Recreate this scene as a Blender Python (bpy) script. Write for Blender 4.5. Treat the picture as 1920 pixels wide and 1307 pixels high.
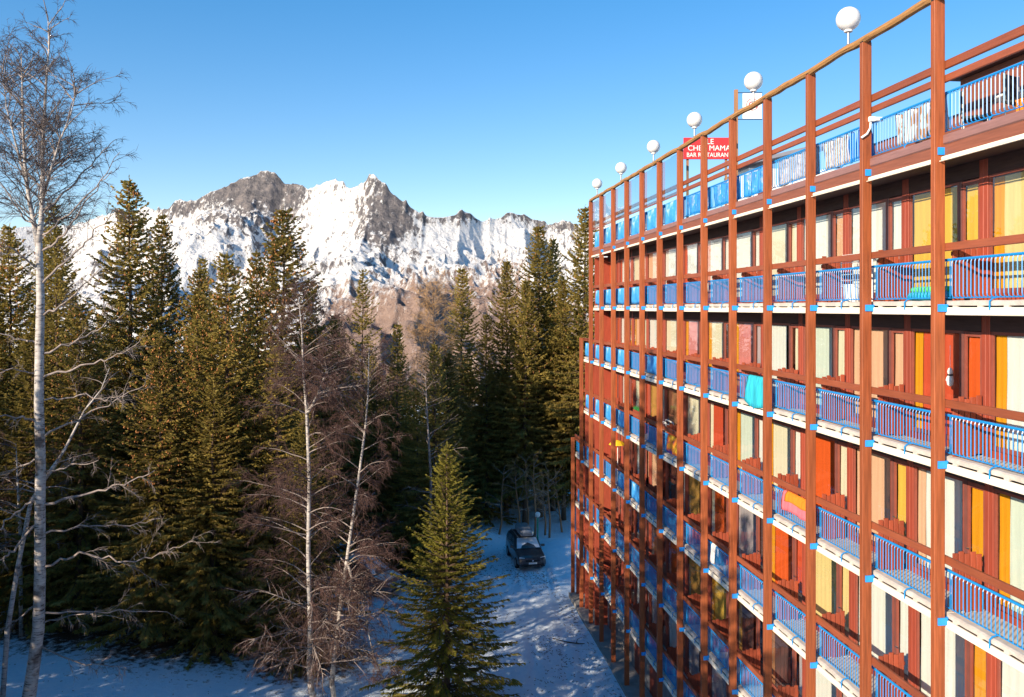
import bpy, math, random
import numpy as np
from mathutils import Vector, Matrix
R = math.radians
random.seed(7)
for o in list(bpy.data.objects):
    bpy.data.objects.remove(o)
scn = bpy.context.scene
col = scn.collection

# ------------------------------------------------------------------ camera, light, exposure
ZC = 16.2                      # eye height above the snow
FPX = 1600.0                   # focal length in photo pixels (1920 wide)
cam_d = bpy.data.cameras.new('camera')
cam = bpy.data.objects.new('camera', cam_d)
col.objects.link(cam)
cam.location = (0, 0, ZC)
cam.rotation_euler = (R(90), 0, 0)
cam_d.sensor_width = 36
cam_d.lens = 36 * FPX / 1920
cam_d.shift_y = -76.0 / 1920
cam_d.clip_start = 0.1
cam_d.clip_end = 60000
scn.camera = cam

SUN_AZ, SUN_EL = 42.0, 19.5    # behind the camera and to its left
world = bpy.data.worlds.new('World')
scn.world = world
world.use_nodes = True
wn = world.node_tree
bg = wn.nodes['Background']
sky = wn.nodes.new('ShaderNodeTexSky')
sky.sky_type = 'NISHITA'
sky.sun_disc = False
sky.sun_elevation = R(SUN_EL)
sky.sun_rotation = R(180 + SUN_AZ)
sky.altitude = 1600
sky.air_density = 1.0
sky.dust_density = 0.5
sky.ozone_density = 1.0
hsv = wn.nodes.new('ShaderNodeHueSaturation')
hsv.inputs['Hue'].default_value = 0.51
hsv.inputs['Saturation'].default_value = 1.5
wn.links.new(sky.outputs[0], hsv.inputs['Color'])
gam = wn.nodes.new('ShaderNodeGamma')
gam.inputs[1].default_value = 0.76
wn.links.new(hsv.outputs[0], gam.inputs[0])
wn.links.new(gam.outputs[0], bg.inputs[0])
bg.inputs[1].default_value = 0.13

sun_d = bpy.data.lights.new('sun', 'SUN')
sun_d.energy = 3.9
sun_d.angle = R(0.5)
sun_d.color = (1.0, 0.83, 0.62)
sun = bpy.data.objects.new('sun', sun_d)
col.objects.link(sun)
sd = Vector((math.sin(R(SUN_AZ)) * math.cos(R(SUN_EL)), math.cos(R(SUN_AZ)) * math.cos(R(SUN_EL)), -math.sin(R(SUN_EL))))
sun.rotation_euler = sd.to_track_quat('-Z', 'Y').to_euler()
sun.location = (-20, -40, 60)

scn.view_settings.view_transform = 'Standard'
scn.view_settings.look = 'None'
scn.view_settings.exposure = 1.2
scn.view_settings.gamma = 1.0
scn.view_settings.use_curve_mapping = False
scn.cycles.max_bounces = 8
scn.cycles.transparent_max_bounces = 12
scn.cycles.caustics_reflective = False
scn.cycles.caustics_refractive = False

def at(px, py, Y):
    return Vector(((px - 960) / FPX * Y, Y, ZC - (py - 577) / FPX * Y))

# ------------------------------------------------------------------ materials
def new_mat(name):
    m = bpy.data.materials.new(name)
    m.use_nodes = True
    nt = m.node_tree
    return m, nt, nt.nodes['Principled BSDF']

def N(nt, t, **kw):
    n = nt.nodes.new(t)
    for k, v in kw.items():
        setattr(n, k, v)
    return n

def ramp(nt, fac, stops):
    r = N(nt, 'ShaderNodeValToRGB')
    cr = r.color_ramp
    while len(cr.elements) < len(stops):
        cr.elements.new(0.5)
    for e, (p, c) in zip(cr.elements, stops):
        e.position = p
        e.color = (*c, 1) if len(c) == 3 else c
    nt.links.new(fac, r.inputs[0])
    return r

def mapped(nt, scale=(1, 1, 1), coord='Object'):
    tc = N(nt, 'ShaderNodeTexCoord')
    mp = N(nt, 'ShaderNodeMapping')
    mp.inputs['Scale'].default_value = scale
    nt.links.new(tc.outputs[coord], mp.inputs[0])
    return mp.outputs[0]

def noise(nt, vec, scale, detail=4, rough=0.55):
    n = N(nt, 'ShaderNodeTexNoise')
    n.inputs['Scale'].default_value = scale
    n.inputs['Detail'].default_value = detail
    n.inputs['Roughness'].default_value = rough
    nt.links.new(vec, n.inputs['Vector'])
    return n.outputs['Fac']

def bump(nt, b, h, strength=0.3, dist=0.02):
    n = N(nt, 'ShaderNodeBump')
    n.inputs['Strength'].default_value = strength
    n.inputs['Distance'].default_value = dist
    nt.links.new(h, n.inputs['Height'])
    nt.links.new(n.outputs[0], b.inputs['Normal'])

def simple(name, c, rough=0.6, var=0.18, scale=6, stretch=(1, 1, 1), bmp=0.15, spec=0.4, metal=0, coord='Object', rnd=0.0):
    m, nt, b = new_mat(name)
    v = mapped(nt, stretch, coord)
    f = noise(nt, v, scale, 6, 0.6)
    lo = tuple(x * (1 - var) for x in c)
    hi = tuple(min(1, x * (1 + var)) for x in c)
    r = ramp(nt, f, [(0.3, lo), (0.7, hi)])
    out = r.outputs[0]
    if rnd:
        oi = N(nt, 'ShaderNodeObjectInfo')
        mr = N(nt, 'ShaderNodeMapRange')
        mr.inputs['To Min'].default_value = 1 - rnd
        mr.inputs['To Max'].default_value = 1 + rnd
        nt.links.new(oi.outputs['Random'], mr.inputs[0])
        hs = N(nt, 'ShaderNodeHueSaturation')
        nt.links.new(mr.outputs[0], hs.inputs['Value'])
        nt.links.new(out, hs.inputs['Color'])
        out = hs.outputs[0]
    nt.links.new(out, b.inputs['Base Color'])
    b.inputs['Roughness'].default_value = rough
    b.inputs['Specular IOR Level'].default_value = spec
    b.inputs['Metallic'].default_value = metal
    if bmp:
        bump(nt, b, f, bmp)
    return m

M = {}
M['post'] = simple('painted_wood_post', (0.275, 0.072, 0.024), 0.6, 0.32, 3, (9, 9, 0.45), 0.25, rnd=0.10)
M['rail'] = simple('painted_wood_rail', (0.25, 0.068, 0.032), 0.5, 0.16, 3, (9, 0.6, 9), 0.2, rnd=0.12)
M['board'] = simple('painted_board', (0.27, 0.055, 0.026), 0.6, 0.22, 3, (8, 8, 0.7), 0.3, rnd=0.18)
M['redwall'] = simple('painted_wall_panel', (0.27, 0.051, 0.027), 0.55, 0.2, 2.5, (8, 8, 0.6), 0.2, rnd=0.12)
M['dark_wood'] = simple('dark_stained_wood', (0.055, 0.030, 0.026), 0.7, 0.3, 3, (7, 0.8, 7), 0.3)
M['brown_board'] = simple('brown_fascia_board', (0.22, 0.075, 0.045), 0.6, 0.2, 3, (8, 0.5, 8), 0.2)
M['mauve_board'] = simple('sky_tinted_mauve_board', (0.25, 0.13, 0.12), 0.5, 0.18, 3, (8, 0.5, 8), 0.2)  # mauve tint of the sky on the inclined cap boards, put into the colour
M['frame'] = simple('window_frame_paint', (0.24, 0.065, 0.045), 0.45, 0.15, 4, bmp=0.05)
M['frame_dark'] = simple('window_mullion_paint', (0.16, 0.058, 0.048), 0.45, 0.15, 4, bmp=0.05)
M['blue'] = simple('blue_enamel', (0.008, 0.235, 0.62), 0.35, 0.08, 5, bmp=0.0, spec=0.5)
M['blue_bracket'] = simple('blue_bracket_paint', (0.015, 0.27, 0.78), 0.45, 0.1, 8, bmp=0.05)
M['fascia'] = simple('cream_concrete_edge', (0.82, 0.75, 0.62), 0.8, 0.10, 2, (1, 1, 3), 0.2, rnd=0.06)
M['deck'] = simple('pale_concrete_deck', (0.52, 0.48, 0.44), 0.9, 0.2, 5, bmp=0.5)
M['concrete'] = simple('grey_concrete', (0.26, 0.25, 0.24), 0.9, 0.25, 1.4, bmp=0.3)
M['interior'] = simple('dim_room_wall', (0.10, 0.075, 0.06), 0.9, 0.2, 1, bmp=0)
M['white_paint'] = simple('white_paint', (0.78, 0.77, 0.74), 0.5, 0.06, 3, bmp=0.05)
M['black'] = simple('black_rubber', (0.015, 0.015, 0.017), 0.7, 0.2, 8, bmp=0.05)
M['chrome'] = simple('bright_metal', (0.6, 0.6, 0.62), 0.25, 0.05, 8, bmp=0, metal=1)
M['grey_metal'] = simple('grey_metal', (0.3, 0.3, 0.31), 0.45, 0.1, 8, bmp=0.05, metal=0.6)
M['green_paint'] = simple('green_pole_paint', (0.03, 0.30, 0.17), 0.45, 0.1, 5, bmp=0.05)
M['roof_grey'] = simple('grey_roof_sheet', (0.22, 0.22, 0.25), 0.6, 0.15, 2, bmp=0.2)
M['pole_wood'] = simple('brown_pole_wood', (0.30, 0.15, 0.075), 0.7, 0.25, 3, (9, 9, 0.5), 0.3)
M['sign_red'] = simple('red_sign_paint', (0.52, 0.03, 0.035), 0.45, 0.08, 3, bmp=0.02)
M['sign_white'] = simple('white_sign_paint', (0.8, 0.78, 0.76), 0.5, 0.05, 3, bmp=0.02)
M['print_red'] = simple('red_print', (0.55, 0.10, 0.12), 0.6, 0.1, 3, bmp=0)
M['print_grey'] = simple('grey_print', (0.45, 0.42, 0.43), 0.6, 0.1, 3, bmp=0)

def gutter_mat():
    m, nt, b = new_mat('rough_log_gutter')
    v = mapped(nt, (10, 0.5, 10))
    f = noise(nt, v, 3, 8, 0.65)
    r = ramp(nt, f, [(0.25, (0.08, 0.035, 0.015)), (0.45, (0.33, 0.16, 0.05)), (0.75, (0.48, 0.26, 0.09))])
    nt.links.new(r.outputs[0], b.inputs['Base Color'])
    b.inputs['Roughness'].default_value = 0.75
    bump(nt, b, f, 0.5, 0.03)
    return m
M['gutter'] = gutter_mat()

def glass_mat(name, tint=(0.93, 0.95, 0.95), extra=0.0):
    m = bpy.data.materials.new(name)
    m.use_nodes = True
    nt = m.node_tree
    nt.nodes.clear()
    out = N(nt, 'ShaderNodeOutputMaterial')
    tr = N(nt, 'ShaderNodeBsdfTransparent')
    tr.inputs[0].default_value = (*tint, 1)
    gl = N(nt, 'ShaderNodeBsdfGlossy')
    gl.inputs['Roughness'].default_value = 0.01
    gl.inputs['Color'].default_value = (0.95, 0.97, 1, 1)
    fr = N(nt, 'ShaderNodeFresnel')
    fr.inputs[0].default_value = 1.55
    mul = N(nt, 'ShaderNodeMath', operation='MULTIPLY_ADD')
    mul.inputs[1].default_value = 1.15
    mul.inputs[2].default_value = extra
    mul.use_clamp = True
    mx = N(nt, 'ShaderNodeMixShader')
    v = mapped(nt)
    f = noise(nt, v, 1.3, 2)
    bp = N(nt, 'ShaderNodeBump')
    bp.inputs['Strength'].default_value = 0.05
    bp.inputs['Distance'].default_value = 0.02
    nt.links.new(f, bp.inputs['Height'])
    nt.links.new(bp.outputs[0], gl.inputs['Normal'])
    geo = N(nt, 'ShaderNodeNewGeometry')
    inv = N(nt, 'ShaderNodeMath', operation='SUBTRACT')
    inv.inputs[0].default_value = 1.0
    nt.links.new(geo.outputs['Backfacing'], inv.inputs[1])
    nb_ = N(nt, 'ShaderNodeMath', operation='MULTIPLY')
    nt.links.new(fr.outputs[0], nb_.inputs[0]); nt.links.new(inv.outputs[0], nb_.inputs[1])
    nt.links.new(nb_.outputs[0], mul.inputs[0])
    nt.links.new(mul.outputs[0], mx.inputs[0])
    nt.links.new(tr.outputs[0], mx.inputs[1])
    nt.links.new(gl.outputs[0], mx.inputs[2])
    nt.links.new(mx.outputs[0], out.inputs[0])
    return m
M['glass'] = glass_mat('window_glass')
M['screen_glass'] = glass_mat('screen_glass', (0.80, 0.90, 0.96), 0.10)

def cloth(name, c, var=0.06, rough=0.9):
    m, nt, b = new_mat(name)
    v = mapped(nt, (6, 6, 0.4))
    f = noise(nt, v, 2.5, 5, 0.6)
    r = ramp(nt, f, [(0.3, tuple(x * (1 - var) for x in c)), (0.7, tuple(min(1, x * (1 + var)) for x in c))])
    nt.links.new(r.outputs[0], b.inputs['Base Color'])
    b.inputs['Roughness'].default_value = rough
    b.inputs['Specular IOR Level'].default_value = 0.2
    return m
CUR = {
    'white': cloth('curtain_white', (0.74, 0.73, 0.68)),
    'cream': cloth('curtain_cream', (0.74, 0.66, 0.48)),
    'mint': cloth('curtain_pale_mint', (0.62, 0.68, 0.58)),
    'yellow': cloth('curtain_yellow', (0.75, 0.45, 0.07)),
    'pale_yellow': cloth('curtain_pale_yellow', (0.75, 0.57, 0.24)),
    'orange': cloth('curtain_orange', (0.72, 0.29, 0.01)),
    'red': cloth('curtain_red', (0.58, 0.075, 0.03)),
    'redorange': cloth('curtain_red_orange', (0.70, 0.10, 0.015)),
    'pink': cloth('curtain_pink', (0.66, 0.28, 0.21)),
    'peach': cloth('curtain_peach', (0.74, 0.42, 0.26)),
    'salmon': cloth('curtain_rose', (0.62, 0.20, 0.18)),
    'grey': cloth('curtain_grey_lilac', (0.42, 0.36, 0.38)),
    'brown': cloth('curtain_brown', (0.30, 0.14, 0.07)),
    'ochre': cloth('curtain_ochre', (0.50, 0.26, 0.06)),
    'dark': cloth('curtain_dark_plum', (0.09, 0.05, 0.05)),
}
M['turquoise'] = cloth('turquoise_cloth', (0.03, 0.42, 0.55), 0.35)
M['lime'] = cloth('lime_cloth', (0.12, 0.62, 0.18), 0.3)
M['pinkcloth'] = cloth('pink_cloth', (0.70, 0.16, 0.20), 0.2)
M['orangecloth'] = cloth('orange_cloth', (0.75, 0.22, 0.02), 0.2)
M['yellowcloth'] = cloth('yellow_cloth', (0.75, 0.45, 0.02), 0.1)
M['purplecloth'] = cloth('purple_cloth', (0.13, 0.06, 0.32), 0.2)
M['bluetarp'] = cloth('blue_tarp', (0.02, 0.20, 0.60), 0.3, 0.5)
M['plushwhite'] = cloth('white_plush', (0.78, 0.76, 0.72), 0.1)
M['tan'] = cloth('tan_hide', (0.60, 0.35, 0.17), 0.25)

def patch_mat(name, stops, scale, stretch=(1, 1, 1), detail=3):
    m, nt, b = new_mat(name)
    v = mapped(nt, stretch)
    f = noise(nt, v, scale, detail, 0.6)
    r = ramp(nt, f, stops)
    r.color_ramp.interpolation = 'LINEAR'
    nt.links.new(r.outputs[0], b.inputs['Base Color'])
    b.inputs['Roughness'].default_value = 0.7
    return m
M['marine'] = patch_mat('printed_banner_blue', [(0.34, (0.02, 0.10, 0.38)), (0.44, (0.02, 0.26, 0.62)), (0.54, (0.06, 0.36, 0.66)), (0.58, (0.62, 0.66, 0.75)), (0.66, (0.10, 0.30, 0.60)), (0.72, (0.55, 0.30, 0.34))], 2.4)
M['plainblue'] = patch_mat('plain_banner_blue', [(0.35, (0.015, 0.22, 0.66)), (0.55, (0.05, 0.34, 0.74)), (0.66, (0.35, 0.55, 0.78))], 1.6)
M['reed'] = patch_mat('speckled_reed_screen', [(0.38, (0.16, 0.10, 0.07)), (0.46, (0.55, 0.42, 0.30)), (0.56, (0.66, 0.60, 0.55)), (0.66, (0.30, 0.20, 0.15))], 5, (9, 9, 1.6), 6)
M['hide'] = patch_mat('white_tan_hide_print', [(0.40, (0.70, 0.68, 0.66)), (0.50, (0.66, 0.63, 0.6)), (0.53, (0.50, 0.28, 0.14)), (0.62, (0.42, 0.22, 0.11)), (0.68, (0.05, 0.04, 0.04))], 2.1)
M['towel'] = patch_mat('striped_beach_towel', [(0.35, (0.72, 0.45, 0.02)), (0.5, (0.7, 0.16, 0.02)), (0.6, (0.12, 0.05, 0.30))], 1.5, (0.5, 0.5, 2))

def globe_mat():
    m, nt, b = new_mat('opal_globe')
    b.inputs['Base Color'].default_value = (0.68, 0.68, 0.68, 1)
    b.inputs['Roughness'].default_value = 0.35
    b.inputs['Subsurface Weight'].default_value = 0.6
    b.inputs['Subsurface Radius'].default_value = (0.2, 0.2, 0.2)
    return m
M['globe'] = globe_mat()

def needle_mat(name, c0, c1, c2, trans=0.45):
    m = bpy.data.materials.new(name)
    m.use_nodes = True
    nt = m.node_tree
    b = nt.nodes['Principled BSDF']
    out = nt.nodes['Material Output']
    v = mapped(nt, coord='Object')
    f = noise(nt, v, 1.1, 5, 0.75)
    r = ramp(nt, f, [(0.30, c0), (0.52, c1), (0.72, c2)])
    oi = N(nt, 'ShaderNodeObjectInfo')
    hs = N(nt, 'ShaderNodeHueSaturation')
    mr = N(nt, 'ShaderNodeMapRange')
    mr.inputs['To Min'].default_value = 0.75
    mr.inputs['To Max'].default_value = 1.2
    nt.links.new(oi.outputs['Random'], mr.inputs[0])
    nt.links.new(mr.outputs[0], hs.inputs['Value'])
    nt.links.new(r.outputs[0], hs.inputs['Color'])
    nt.links.new(hs.outputs[0], b.inputs['Base Color'])
    b.inputs['Roughness'].default_value = 0.7
    b.inputs['Specular IOR Level'].default_value = 0.25
    t = N(nt, 'ShaderNodeBsdfTranslucent')
    nt.links.new(hs.outputs[0], t.inputs[0])
    mx = N(nt, 'ShaderNodeMixShader')
    mx.inputs[0].default_value = trans
    nt.links.new(b.outputs[0], mx.inputs[1])
    nt.links.new(t.outputs[0], mx.inputs[2])
    nt.links.new(mx.outputs[0], out.inputs[0])
    return m
M['needles'] = needle_mat('spruce_needles', (0.14, 0.125, 0.03), (0.34, 0.265, 0.065), (0.55, 0.40, 0.13))
M['needles_young'] = needle_mat('young_spruce_needles', (0.12, 0.125, 0.02), (0.26, 0.235, 0.04), (0.40, 0.33, 0.065))
M['larch'] = simple('bare_larch_twigs', (0.46, 0.28, 0.13), 0.85, 0.25, 3, bmp=0)
M['cone'] = simple('spruce_cone', (0.36, 0.15, 0.05), 0.7, 0.3, 3, bmp=0)
M['bark'] = simple('spruce_bark', (0.10, 0.065, 0.045), 0.9, 0.4, 4, (3, 3, 0.6), 0.5)
M['twig'] = simple('purple_brown_twigs', (0.085, 0.046, 0.040), 0.8, 0.3, 2, bmp=0)
M['twig_dark'] = simple('dark_birch_twigs', (0.075, 0.058, 0.058), 0.8, 0.3, 2, bmp=0)

def birch_bark():
    m, nt, b = new_mat('birch_bark')
    v = mapped(nt, (3, 3, 14))
    f = noise(nt, v, 1.3, 5, 0.65)
    v2 = mapped(nt, (1, 1, 0.9))
    f2 = noise(nt, v2, 1.5, 3, 0.6)
    r = ramp(nt, f, [(0.36, (0.03, 0.025, 0.024)), (0.43, (0.34, 0.31, 0.30)), (0.7, (0.54, 0.51, 0.48))])
    r2 = ramp(nt, f2, [(0.33, (0.25, 0.21, 0.2)), (0.48, (1, 1, 1))])
    mx = N(nt, 'ShaderNodeMix', data_type='RGBA', blend_type='MULTIPLY')
    mx.inputs[0].default_value = 1
    nt.links.new(r.outputs[0], mx.inputs[6])
    nt.links.new(r2.outputs[0], mx.inputs[7])
    nt.links.new(mx.outputs[2], b.inputs['Base Color'])
    b.inputs['Roughness'].default_value = 0.7
    bump(nt, b, f, 0.4, 0.03)
    return m
M['birch'] = birch_bark()
M['limb'] = simple('birch_limb', (0.24, 0.20, 0.185), 0.8, 0.45, 2.5, (2, 2, 2), 0.2)

# ------------------------------------------------------------------ mesh helpers
def link(name, me, parent=None, loc=(0, 0, 0)):
    o = bpy.data.objects.new(name, me)
    col.objects.link(o)
    o.location = loc
    if parent is not None:
        o.parent = parent
    return o

def tag(o, label=None, cat=None, group=None, kind=None):
    if label: o['label'] = label
    if cat: o['category'] = cat
    if group: o['group'] = group
    if kind: o['kind'] = kind
    return o

def empty(name, loc, rz, label, cat, group=None):
    o = bpy.data.objects.new(name, None)
    col.objects.link(o)
    o.location = loc
    o.rotation_euler = (0, 0, rz)
    o.empty_display_size = 0.2
    return tag(o, label, cat, group)

def copy_tree(o, parent=None):
    c = o.copy()
    col.objects.link(c)
    if parent is not None:
        c.parent = parent
    for ch in o.children:
        copy_tree(ch, c)
    return c

class MB:
    """collects polygons for one mesh"""
    def __init__(s):
        s.v = []; s.f = []; s.n = 0
    def add(s, v, f):
        b = s.n
        s.v.extend(tuple(x) for x in v)
        s.f.extend(tuple(i + b for i in q) for q in f)
        s.n += len(v)
        return s
    def box(s, x0, x1, y0, y1, z0, z1, bev=0.0):
        if bev <= 0:
            v = [(x0, y0, z0), (x1, y0, z0), (x1, y1, z0), (x0, y1, z0), (x0, y0, z1), (x1, y0, z1), (x1, y1, z1), (x0, y1, z1)]
            return s.add(v, [(0, 3, 2, 1), (4, 5, 6, 7), (0, 1, 5, 4), (1, 2, 6, 5), (2, 3, 7, 6), (3, 0, 4, 7)])
        # chamfered along the longest axis
        d = (x1 - x0, y1 - y0, z1 - z0)
        ax = d.index(max(d))
        lo = [(x0, x1), (y0, y1), (z0, z1)]
        a, c = [(1, 2), (2, 0), (0, 1)][ax]
        (a0, a1), (c0, c1) = lo[a], lo[c]
        ring = [(a0 + bev, c0), (a1 - bev, c0), (a1, c0 + bev), (a1, c1 - bev), (a1 - bev, c1), (a0 + bev, c1), (a0, c1 - bev), (a0, c0 + bev)]
        v = []
        for e in lo[ax]:
            for p, q in ring:
                t = [0, 0, 0]; t[ax] = e; t[a] = p; t[c] = q
                v.append(t)
        f = [tuple(range(7, -1, -1)), tuple(range(8, 16))] + [(i, (i + 1) % 8, 8 + (i + 1) % 8, 8 + i) for i in range(8)]
        return s.add(v, f)
    def tube(s, pts, rad, n=6, caps=True):
        pts = [Vector(p) for p in pts]
        if not hasattr(rad, '__len__'):
            rad = [rad] * len(pts)
        v = []; f = []
        up = None
        for i, p in enumerate(pts):
            d = (pts[min(i + 1, len(pts) - 1)] - pts[max(i - 1, 0)])
            if d.length < 1e-9: d = Vector((0, 0, 1))
            d.normalize()
            if up is None or abs(up.dot(d)) > 0.95:
                up = Vector((1, 0, 0)) if abs(d.x) < 0.8 else Vector((0, 1, 0))
            a = d.cross(up).normalized(); b = d.cross(a).normalized()
            up = -b if False else a.cross(d)
            for k in range(n):
                t = 2 * math.pi * k / n
                v.append(p + (a * math.cos(t) + b * math.sin(t)) * rad[i])
        for i in range(len(pts) - 1):
            for k in range(n):
                f.append((i * n + k, i * n + (k + 1) % n, (i + 1) * n + (k + 1) % n, (i + 1) * n + k))
        if caps:
            f.append(tuple(range(n - 1, -1, -1)))
            f.append(tuple(range((len(pts) - 1) * n, len(pts) * n)))
        return s.add(v, f)
    def lathe(s, prof, n=16, cx=0, cy=0):
        v = []; f = []
        for r, z in prof:
            for k in range(n):
                t = 2 * math.pi * k / n
                v.append((cx + r * math.cos(t), cy + r * math.sin(t), z))
        for i in range(len(prof) - 1):
            for k in range(n):
                f.append((i * n + k, i * n + (k + 1) % n, (i + 1) * n + (k + 1) % n, (i + 1) * n + k))
        f.append(tuple(range(n - 1, -1, -1)))
        f.append(tuple(range((len(prof) - 1) * n, len(prof) * n)))
        return s.add(v, f)
    def sheet(s, fn, nu, nv):
        """fn(u,v) -> point, u,v in 0..1"""
        v = [fn(i / nu, j / nv) for j in range(nv + 1) for i in range(nu + 1)]
        f = [(j * (nu + 1) + i, j * (nu + 1) + i + 1, (j + 1) * (nu + 1) + i + 1, (j + 1) * (nu + 1) + i) for j in range(nv) for i in range(nu)]
        return s.add(v, f)
    def mesh(s, name, mat, smooth=False):
        me = bpy.data.meshes.new(name)
        me.from_pydata(s.v, [], s.f)
        me.materials.append(mat)
        if smooth:
            me.polygons.foreach_set('use_smooth', [True] * len(me.polygons))
        me.update()
        return me
    def build(s, name, mat, parent=None, loc=(0, 0, 0), smooth=False):
        return link(name, s.mesh(name, mat, smooth), parent, loc)

def np_mesh(name, V, F, mat, smooth=False):
    """V (n,3), F (m,k)"""
    me = bpy.data.meshes.new(name)
    V = np.asarray(V, dtype=np.float32); F = np.asarray(F, dtype=np.int32)
    k = F.shape[1]
    me.vertices.add(len(V)); me.vertices.foreach_set('co', V.ravel())
    me.loops.add(F.size); me.loops.foreach_set('vertex_index', F.ravel())
    me.polygons.add(len(F))
    me.polygons.foreach_set('loop_start', np.arange(0, F.size, k, dtype=np.int32))
    me.polygons.foreach_set('loop_total', np.full(len(F), k, dtype=np.int32))
    if smooth:
        me.polygons.foreach_set('use_smooth', np.ones(len(F), dtype=bool))
    me.materials.append(mat)
    me.update(calc_edges=True)
    me.validate()
    return me

def segs_mesh(name, P0, P1, R0, R1, n, mat):
    """many separate tapered prisms, vectorised"""
    P0 = np.asarray(P0, float); P1 = np.asarray(P1, float)
    R0 = np.asarray(R0, float); R1 = np.asarray(R1, float)
    d = P1 - P0
    d /= np.maximum(np.linalg.norm(d, axis=1, keepdims=True), 1e-9)
    ref = np.where(np.abs(d[:, 2:3]) < 0.9, np.array([[0, 0, 1.0]]), np.array([[1.0, 0, 0]]))
    a = np.cross(d, ref); a /= np.linalg.norm(a, axis=1, keepdims=True)
    b = np.cross(d, a)
    V = []
    for P, Rr in ((P0, R0), (P1, R1)):
        for k in range(n):
            t = 2 * math.pi * k / n
            V.append(P + (a * math.cos(t) + b * math.sin(t)) * Rr[:, None])
    V = np.stack(V, 1)                       # m, 2n, 3
    m = len(P0)
    base = (np.arange(m) * 2 * n)[:, None]
    F = np.concatenate([base + np.array([[k, (k + 1) % n, n + (k + 1) % n, n + k]]) for k in range(n)], 0)
    return np_mesh(name, V.reshape(-1, 3), F, mat)

# ---- numpy noise
_rng = np.random.RandomState(11)
_tab = _rng.rand(256, 256)
def vnoise(x, y):
    xi = np.floor(x).astype(int); yi = np.floor(y).astype(int)
    fx = x - xi; fy = y - yi
    fx = fx * fx * fx * (fx * (fx * 6 - 15) + 10); fy = fy * fy * fy * (fy * (fy * 6 - 15) + 10)
    g = lambda i, j: _tab[i & 255, j & 255]
    return (g(xi, yi) * (1 - fx) + g(xi + 1, yi) * fx) * (1 - fy) + (g(xi, yi + 1) * (1 - fx) + g(xi + 1, yi + 1) * fx) * fy
def fbm(x, y, oct=5, gain=0.5, lac=2.03):
    s = 0; a = 1; n = 0
    for i in range(oct):
        s = s + a * (vnoise(x + 17.3 * i, y + 9.1 * i) - 0.5); n += a
        x = x * lac; y = y * lac; a *= gain
    return s / n * 2
def ridged(x, y, oct=6, gain=0.55, lac=2.1):
    s = 0; a = 1; n = 0; w = 1
    for i in range(oct):
        r = 1 - np.abs(2 * vnoise(x + 31.7 * i, y + 5.3 * i) - 1)
        r = r * r * w
        w = np.clip(r * 1.6, 0, 1)
        s = s + a * r; n += a
        x = x * lac; y = y * lac; a *= gain
    return s / n
def sstep(a, b, x):
    t = np.clip((x - a) / (b - a), 0, 1)
    return t * t * (3 - 2 * t)

# ------------------------------------------------------------------ setting: ground
def gz(x, y):
    x = np.asarray(x, float); y = np.asarray(y, float)
    z = 0.9 * sstep(-6, -22, x) * sstep(80, 30, y)
    z = z + 0.16 * fbm(x * 0.22 + 3, y * 0.22, 4) * sstep(90, 60, np.abs(y)) * 1.0
    # ploughed bank behind and beside the parked car
    z = z + 0.65 * np.exp(-((x - 3.6) / 2.2) ** 2 - ((y - 57.5) / 1.8) ** 2)
    z = z + 0.8 * np.exp(-((x + 3.2) / 2.6) ** 2 - ((y - 59.5) / 1.8) ** 2)
    # wheel ruts along the lane
    for off, amp, ph in ((0.0, 0.07, 0.0), (1.9, 0.05, 1.3), (-1.6, 0.04, 2.4)):
        xc = 1.5 + off - 0.045 * (y - 44) + 0.35 * np.sin(y * 0.16 + ph)
        for s_ in (-0.74, 0.74):
            d_ = (x - xc - s_) / 0.17
            z = z - amp * sstep(30, 36, y) * sstep(56, 51, y) * (np.exp(-d_ ** 2) - 0.45 * np.exp(-((np.abs(d_) - 2.1) / 0.9) ** 2))
    fall = np.clip(y - 78, 0, None)
    z = z - np.minimum(fall * 0.42, 560) 
    return z
def gz1(x, y): return float(gz(x, y))

def axis(parts):
    out = []
    for a, b, n in parts:
        out += list(np.linspace(a, b, n, endpoint=False))
    return np.array(out + [parts[-1][1]])
gx = axis([(-9000, -400, 10), (-400, -60, 14), (-60, -24, 24), (-24, 14, 250), (14, 60, 20), (60, 400, 10), (400, 9000, 10)])
gy = axis([(-3000, -100, 8), (-100, 20, 16), (20, 72, 190), (72, 140, 30), (140, 1500, 30), (1500, 5200, 6)])
GX, GY = np.meshgrid(gx, gy)
GZ = gz(GX, GY)
V = np.stack([GX, GY, GZ], -1).reshape(-1, 3)
nx, ny = len(gx), len(gy)
ii = (np.arange(ny - 1)[:, None] * nx + np.arange(nx - 1)[None]).ravel()
F = np.stack([ii, ii + 1, ii + 1 + nx, ii + nx], 1)

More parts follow.
